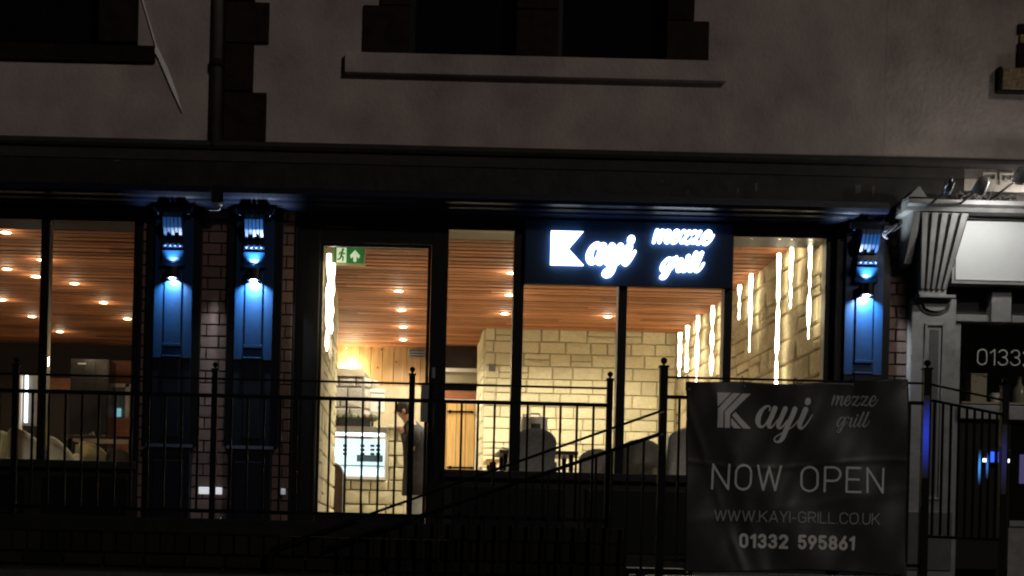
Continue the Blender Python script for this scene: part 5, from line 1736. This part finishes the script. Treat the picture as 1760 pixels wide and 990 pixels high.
for s, t in ((0.012, 0.012), (0.26, 0.0), (0.5, -0.01), (0.75, -0.005), (0.985, 0.012), (0.012, 0.985), (0.985, 0.985)):
    top = TLp.lerp(TRp, s); bot = BLp.lerp(BRp, s)
    x = top.x + (bot.x - top.x) * t
    z = top.z + (bot.z - top.z) * t - 0.03
    MB().tube([(x, front(x, z) - 0.003, z), (x, front(x, z) + 0.001, z)], 0.007, 12).build('eyelet', M['greyplate'], bn_)
    if t < 0.5:
        MB().tube([(x, front(x, z) - 0.004, z), (x, YFn - 0.02, zh + 0.012), (x, YFn + 0.012, zh + 0.005), (x, YFn + 0.01, z)], 0.003, 6).build('cable_tie', M['iron'], bn_)

# =================================================================== SMALL EXTERIOR THINGS
# slanting pale streak on the upper wall, thin above and wider below
p_t, p_m, p_b = W(236, -30, -0.03), W(268, 78, -0.03), W(313, 192, -0.03)
fp = thing('streak', 'slim pale slanting streak, wider towards its lower end, on the upper left wall', 'streak', p_m)
MB().prism([(p_t.x - .005, p_t.z), (p_t.x + .005, p_t.z), (p_m.x + .006, p_m.z), (p_m.x - .006, p_m.z)], -0.02, -0.008).build('thin_part', M['palestreak'], fp)
MB().prism([(p_m.x - .004, p_m.z - .001), (p_m.x + .008, p_m.z - .001), (p_m.lerp(p_b, .35).x + .026, p_m.lerp(p_b, .35).z), (p_m.lerp(p_b, .7).x + .018, p_m.lerp(p_b, .7).z), (p_b.x, p_b.z), (p_m.lerp(p_b, .7).x - .014, p_m.lerp(p_b, .7).z), (p_m.lerp(p_b, .2).x - .022, p_m.lerp(p_b, .2).z), (p_m.x - .014, p_m.z - .05)], -0.024, -0.010).build('wide_part', M['palestreak'], fp)
MB().tube([p_t + Vector((0, 0.0, 0)), (p_t.x, -0.0, p_t.z + 0.1)], 0.008, 8).build('bracket', M['iron'], fp)  # short dark tube at the top of the streak
# cable tangles beside the cornice
for (u, v, lb, s_) in ((374, 345, 'loose cable tangle in the cornice gap above the left brick pier', 1), (1530, 392, 'loose grey cable tangle at the right end of the cornice', 2)):
    rr_ = random.Random(s_ + 10)
    c = W(u, v, -0.2)
    pts = [c + Vector((rr_.uniform(-.07, .07), rr_.uniform(-.03, .03), rr_.uniform(-.09, .06))) for _ in range(9)]
    pp = smooth_stroke([tuple(p) for p in pts], 5)
    tag(MB().tube([Vector(p) for p in pp], 0.006, 6).build('cable', M['cable'], None, True), lb, 'cable')
q0 = W(1508, 396, -0.12)
tag(MB().ball((q0.x + 0.05, -0.12, q0.z), 0.035, 10, 8).build('cable_clip', M['cable'], None, True), 'grey cable clamp at the top of the right brick pier', 'clamp')
q = W(1512, 394, -0.1)
tag(MB().tube([q, W(1535, 398, -0.06), W(1560, 380, -0.1), W(1578, 368, -0.2)], 0.005, 6).build('wire', M['cable'], None, True), 'thin sagging wire from the cornice to the grey shopfront', 'wire')
# white plates with an emissive surface low on the pilasters
for u0, u1, v0, v1, lb in ((342, 382, 838, 849, 'small glowing white plate low on the brick pier behind a railing post'), (483, 491, 840, 850, 'smallest glowing white plate, low beside the door jamb')):
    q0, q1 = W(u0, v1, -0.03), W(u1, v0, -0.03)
    tag(MB().box(q0.x, q1.x, -0.06, -0.03, q0.z, q1.z, 0.004).build('white_plate', emat('plate_glow', (0.9, 0.92, 1.0), 0.55 if u0 < 400 else 0.14)), lb, 'step light')  # plain white plate with an emissive surface
# shackle on the coping
q = W(373, 897, YFn - 0.10)
pts = [q + Vector((0.018 * math.cos(R(a_)), 0, 0.024 * math.sin(R(a_)))) for a_ in range(60, 400, 20)]
tag(MB().tube(pts + [q + Vector((0.024, 0, 0.04))], 0.005, 8).build('shackle', M['steel'], None, True), 'bent metal shackle on the wall below the second railing post', 'shackle')
# added glow bar imitating blue and white reflections at the neighbour's window
q0, q1 = W(1668, 800, 0.15), W(1720, 776, 0.15)
bl = thing('glint_bar', 'small added blue reflection bar low behind the barred return', 'light', ((q0.x + q1.x) / 2, -0.1, q0.z))
B('housing', M['frame'], bl, q0.x, q1.x, -0.06, -0.025, q0.z, q1.z, 0.004)
for k, nm in enumerate(('ledcool', 'blueglow', 'blueglow', 'ledcool')):
    xx = q0.x + (q1.x - q0.x) * (k + 0.3) / 4
    B('lamp', M[nm], bl, xx, xx + 0.03, -0.066, -0.0605, q0.z + 0.02, q1.z - 0.02 - (0.06 if nm == 'ledcool' else 0))  # painted blue and white reflections, no lamps here
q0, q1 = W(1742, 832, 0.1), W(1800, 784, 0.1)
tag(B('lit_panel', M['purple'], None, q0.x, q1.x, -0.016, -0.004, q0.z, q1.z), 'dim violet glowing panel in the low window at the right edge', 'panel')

# emissive strips on the railings imitate reflections of an unseen blue street light


def reflection_mat(col, st):
    m, nt, p = new_mat('blue_reflection')
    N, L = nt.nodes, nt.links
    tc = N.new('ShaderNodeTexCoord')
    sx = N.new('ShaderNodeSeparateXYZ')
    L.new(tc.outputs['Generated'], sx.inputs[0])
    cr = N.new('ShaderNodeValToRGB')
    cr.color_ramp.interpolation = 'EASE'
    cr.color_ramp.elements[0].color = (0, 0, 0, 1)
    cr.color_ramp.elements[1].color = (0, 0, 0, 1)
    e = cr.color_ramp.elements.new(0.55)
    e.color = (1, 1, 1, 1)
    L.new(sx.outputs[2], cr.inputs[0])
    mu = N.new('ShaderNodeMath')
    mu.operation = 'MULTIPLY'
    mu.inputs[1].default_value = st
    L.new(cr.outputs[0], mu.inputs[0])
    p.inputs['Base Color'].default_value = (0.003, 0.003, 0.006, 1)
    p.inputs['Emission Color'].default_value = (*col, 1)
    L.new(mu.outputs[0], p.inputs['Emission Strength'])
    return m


for i, (u, v0, v1, Yg, hw_, lb) in enumerate(((1593, 680, 822, YFn - 0.026, 0.017, 'vertical painted blue reflection on the ball topped post beside the banner'),
                                              (1684, 772, 835, YFn + 0.50, 0.007, 'short painted blue reflection on the barred return, left of the pair'),
                                              (1697, 778, 825, YFn + 0.58, 0.006, 'short painted blue reflection on the barred return, right of the pair'),
                                              (1727, 730, 850, YFn + 0.752, 0.016, 'faint painted violet reflection on the end post of the barred return'))):
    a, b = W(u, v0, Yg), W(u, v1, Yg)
    tag(MB().box(a.x - hw_, a.x + hw_, Yg - 0.004, Yg, b.z, a.z, 0.002).build('reflection_strip', reflection_mat([(0.02, 0.06, 0.75), (0.06, 0.35, 1.0), (0.06, 0.3, 1.0), (0.03, 0.03, 0.16)][i], [0.5, 0.9, 0.6, 0.35][i])), lb, 'glow strip', 'blue reflections painted on the railings')  # painted reflections, no lit strips on the railings
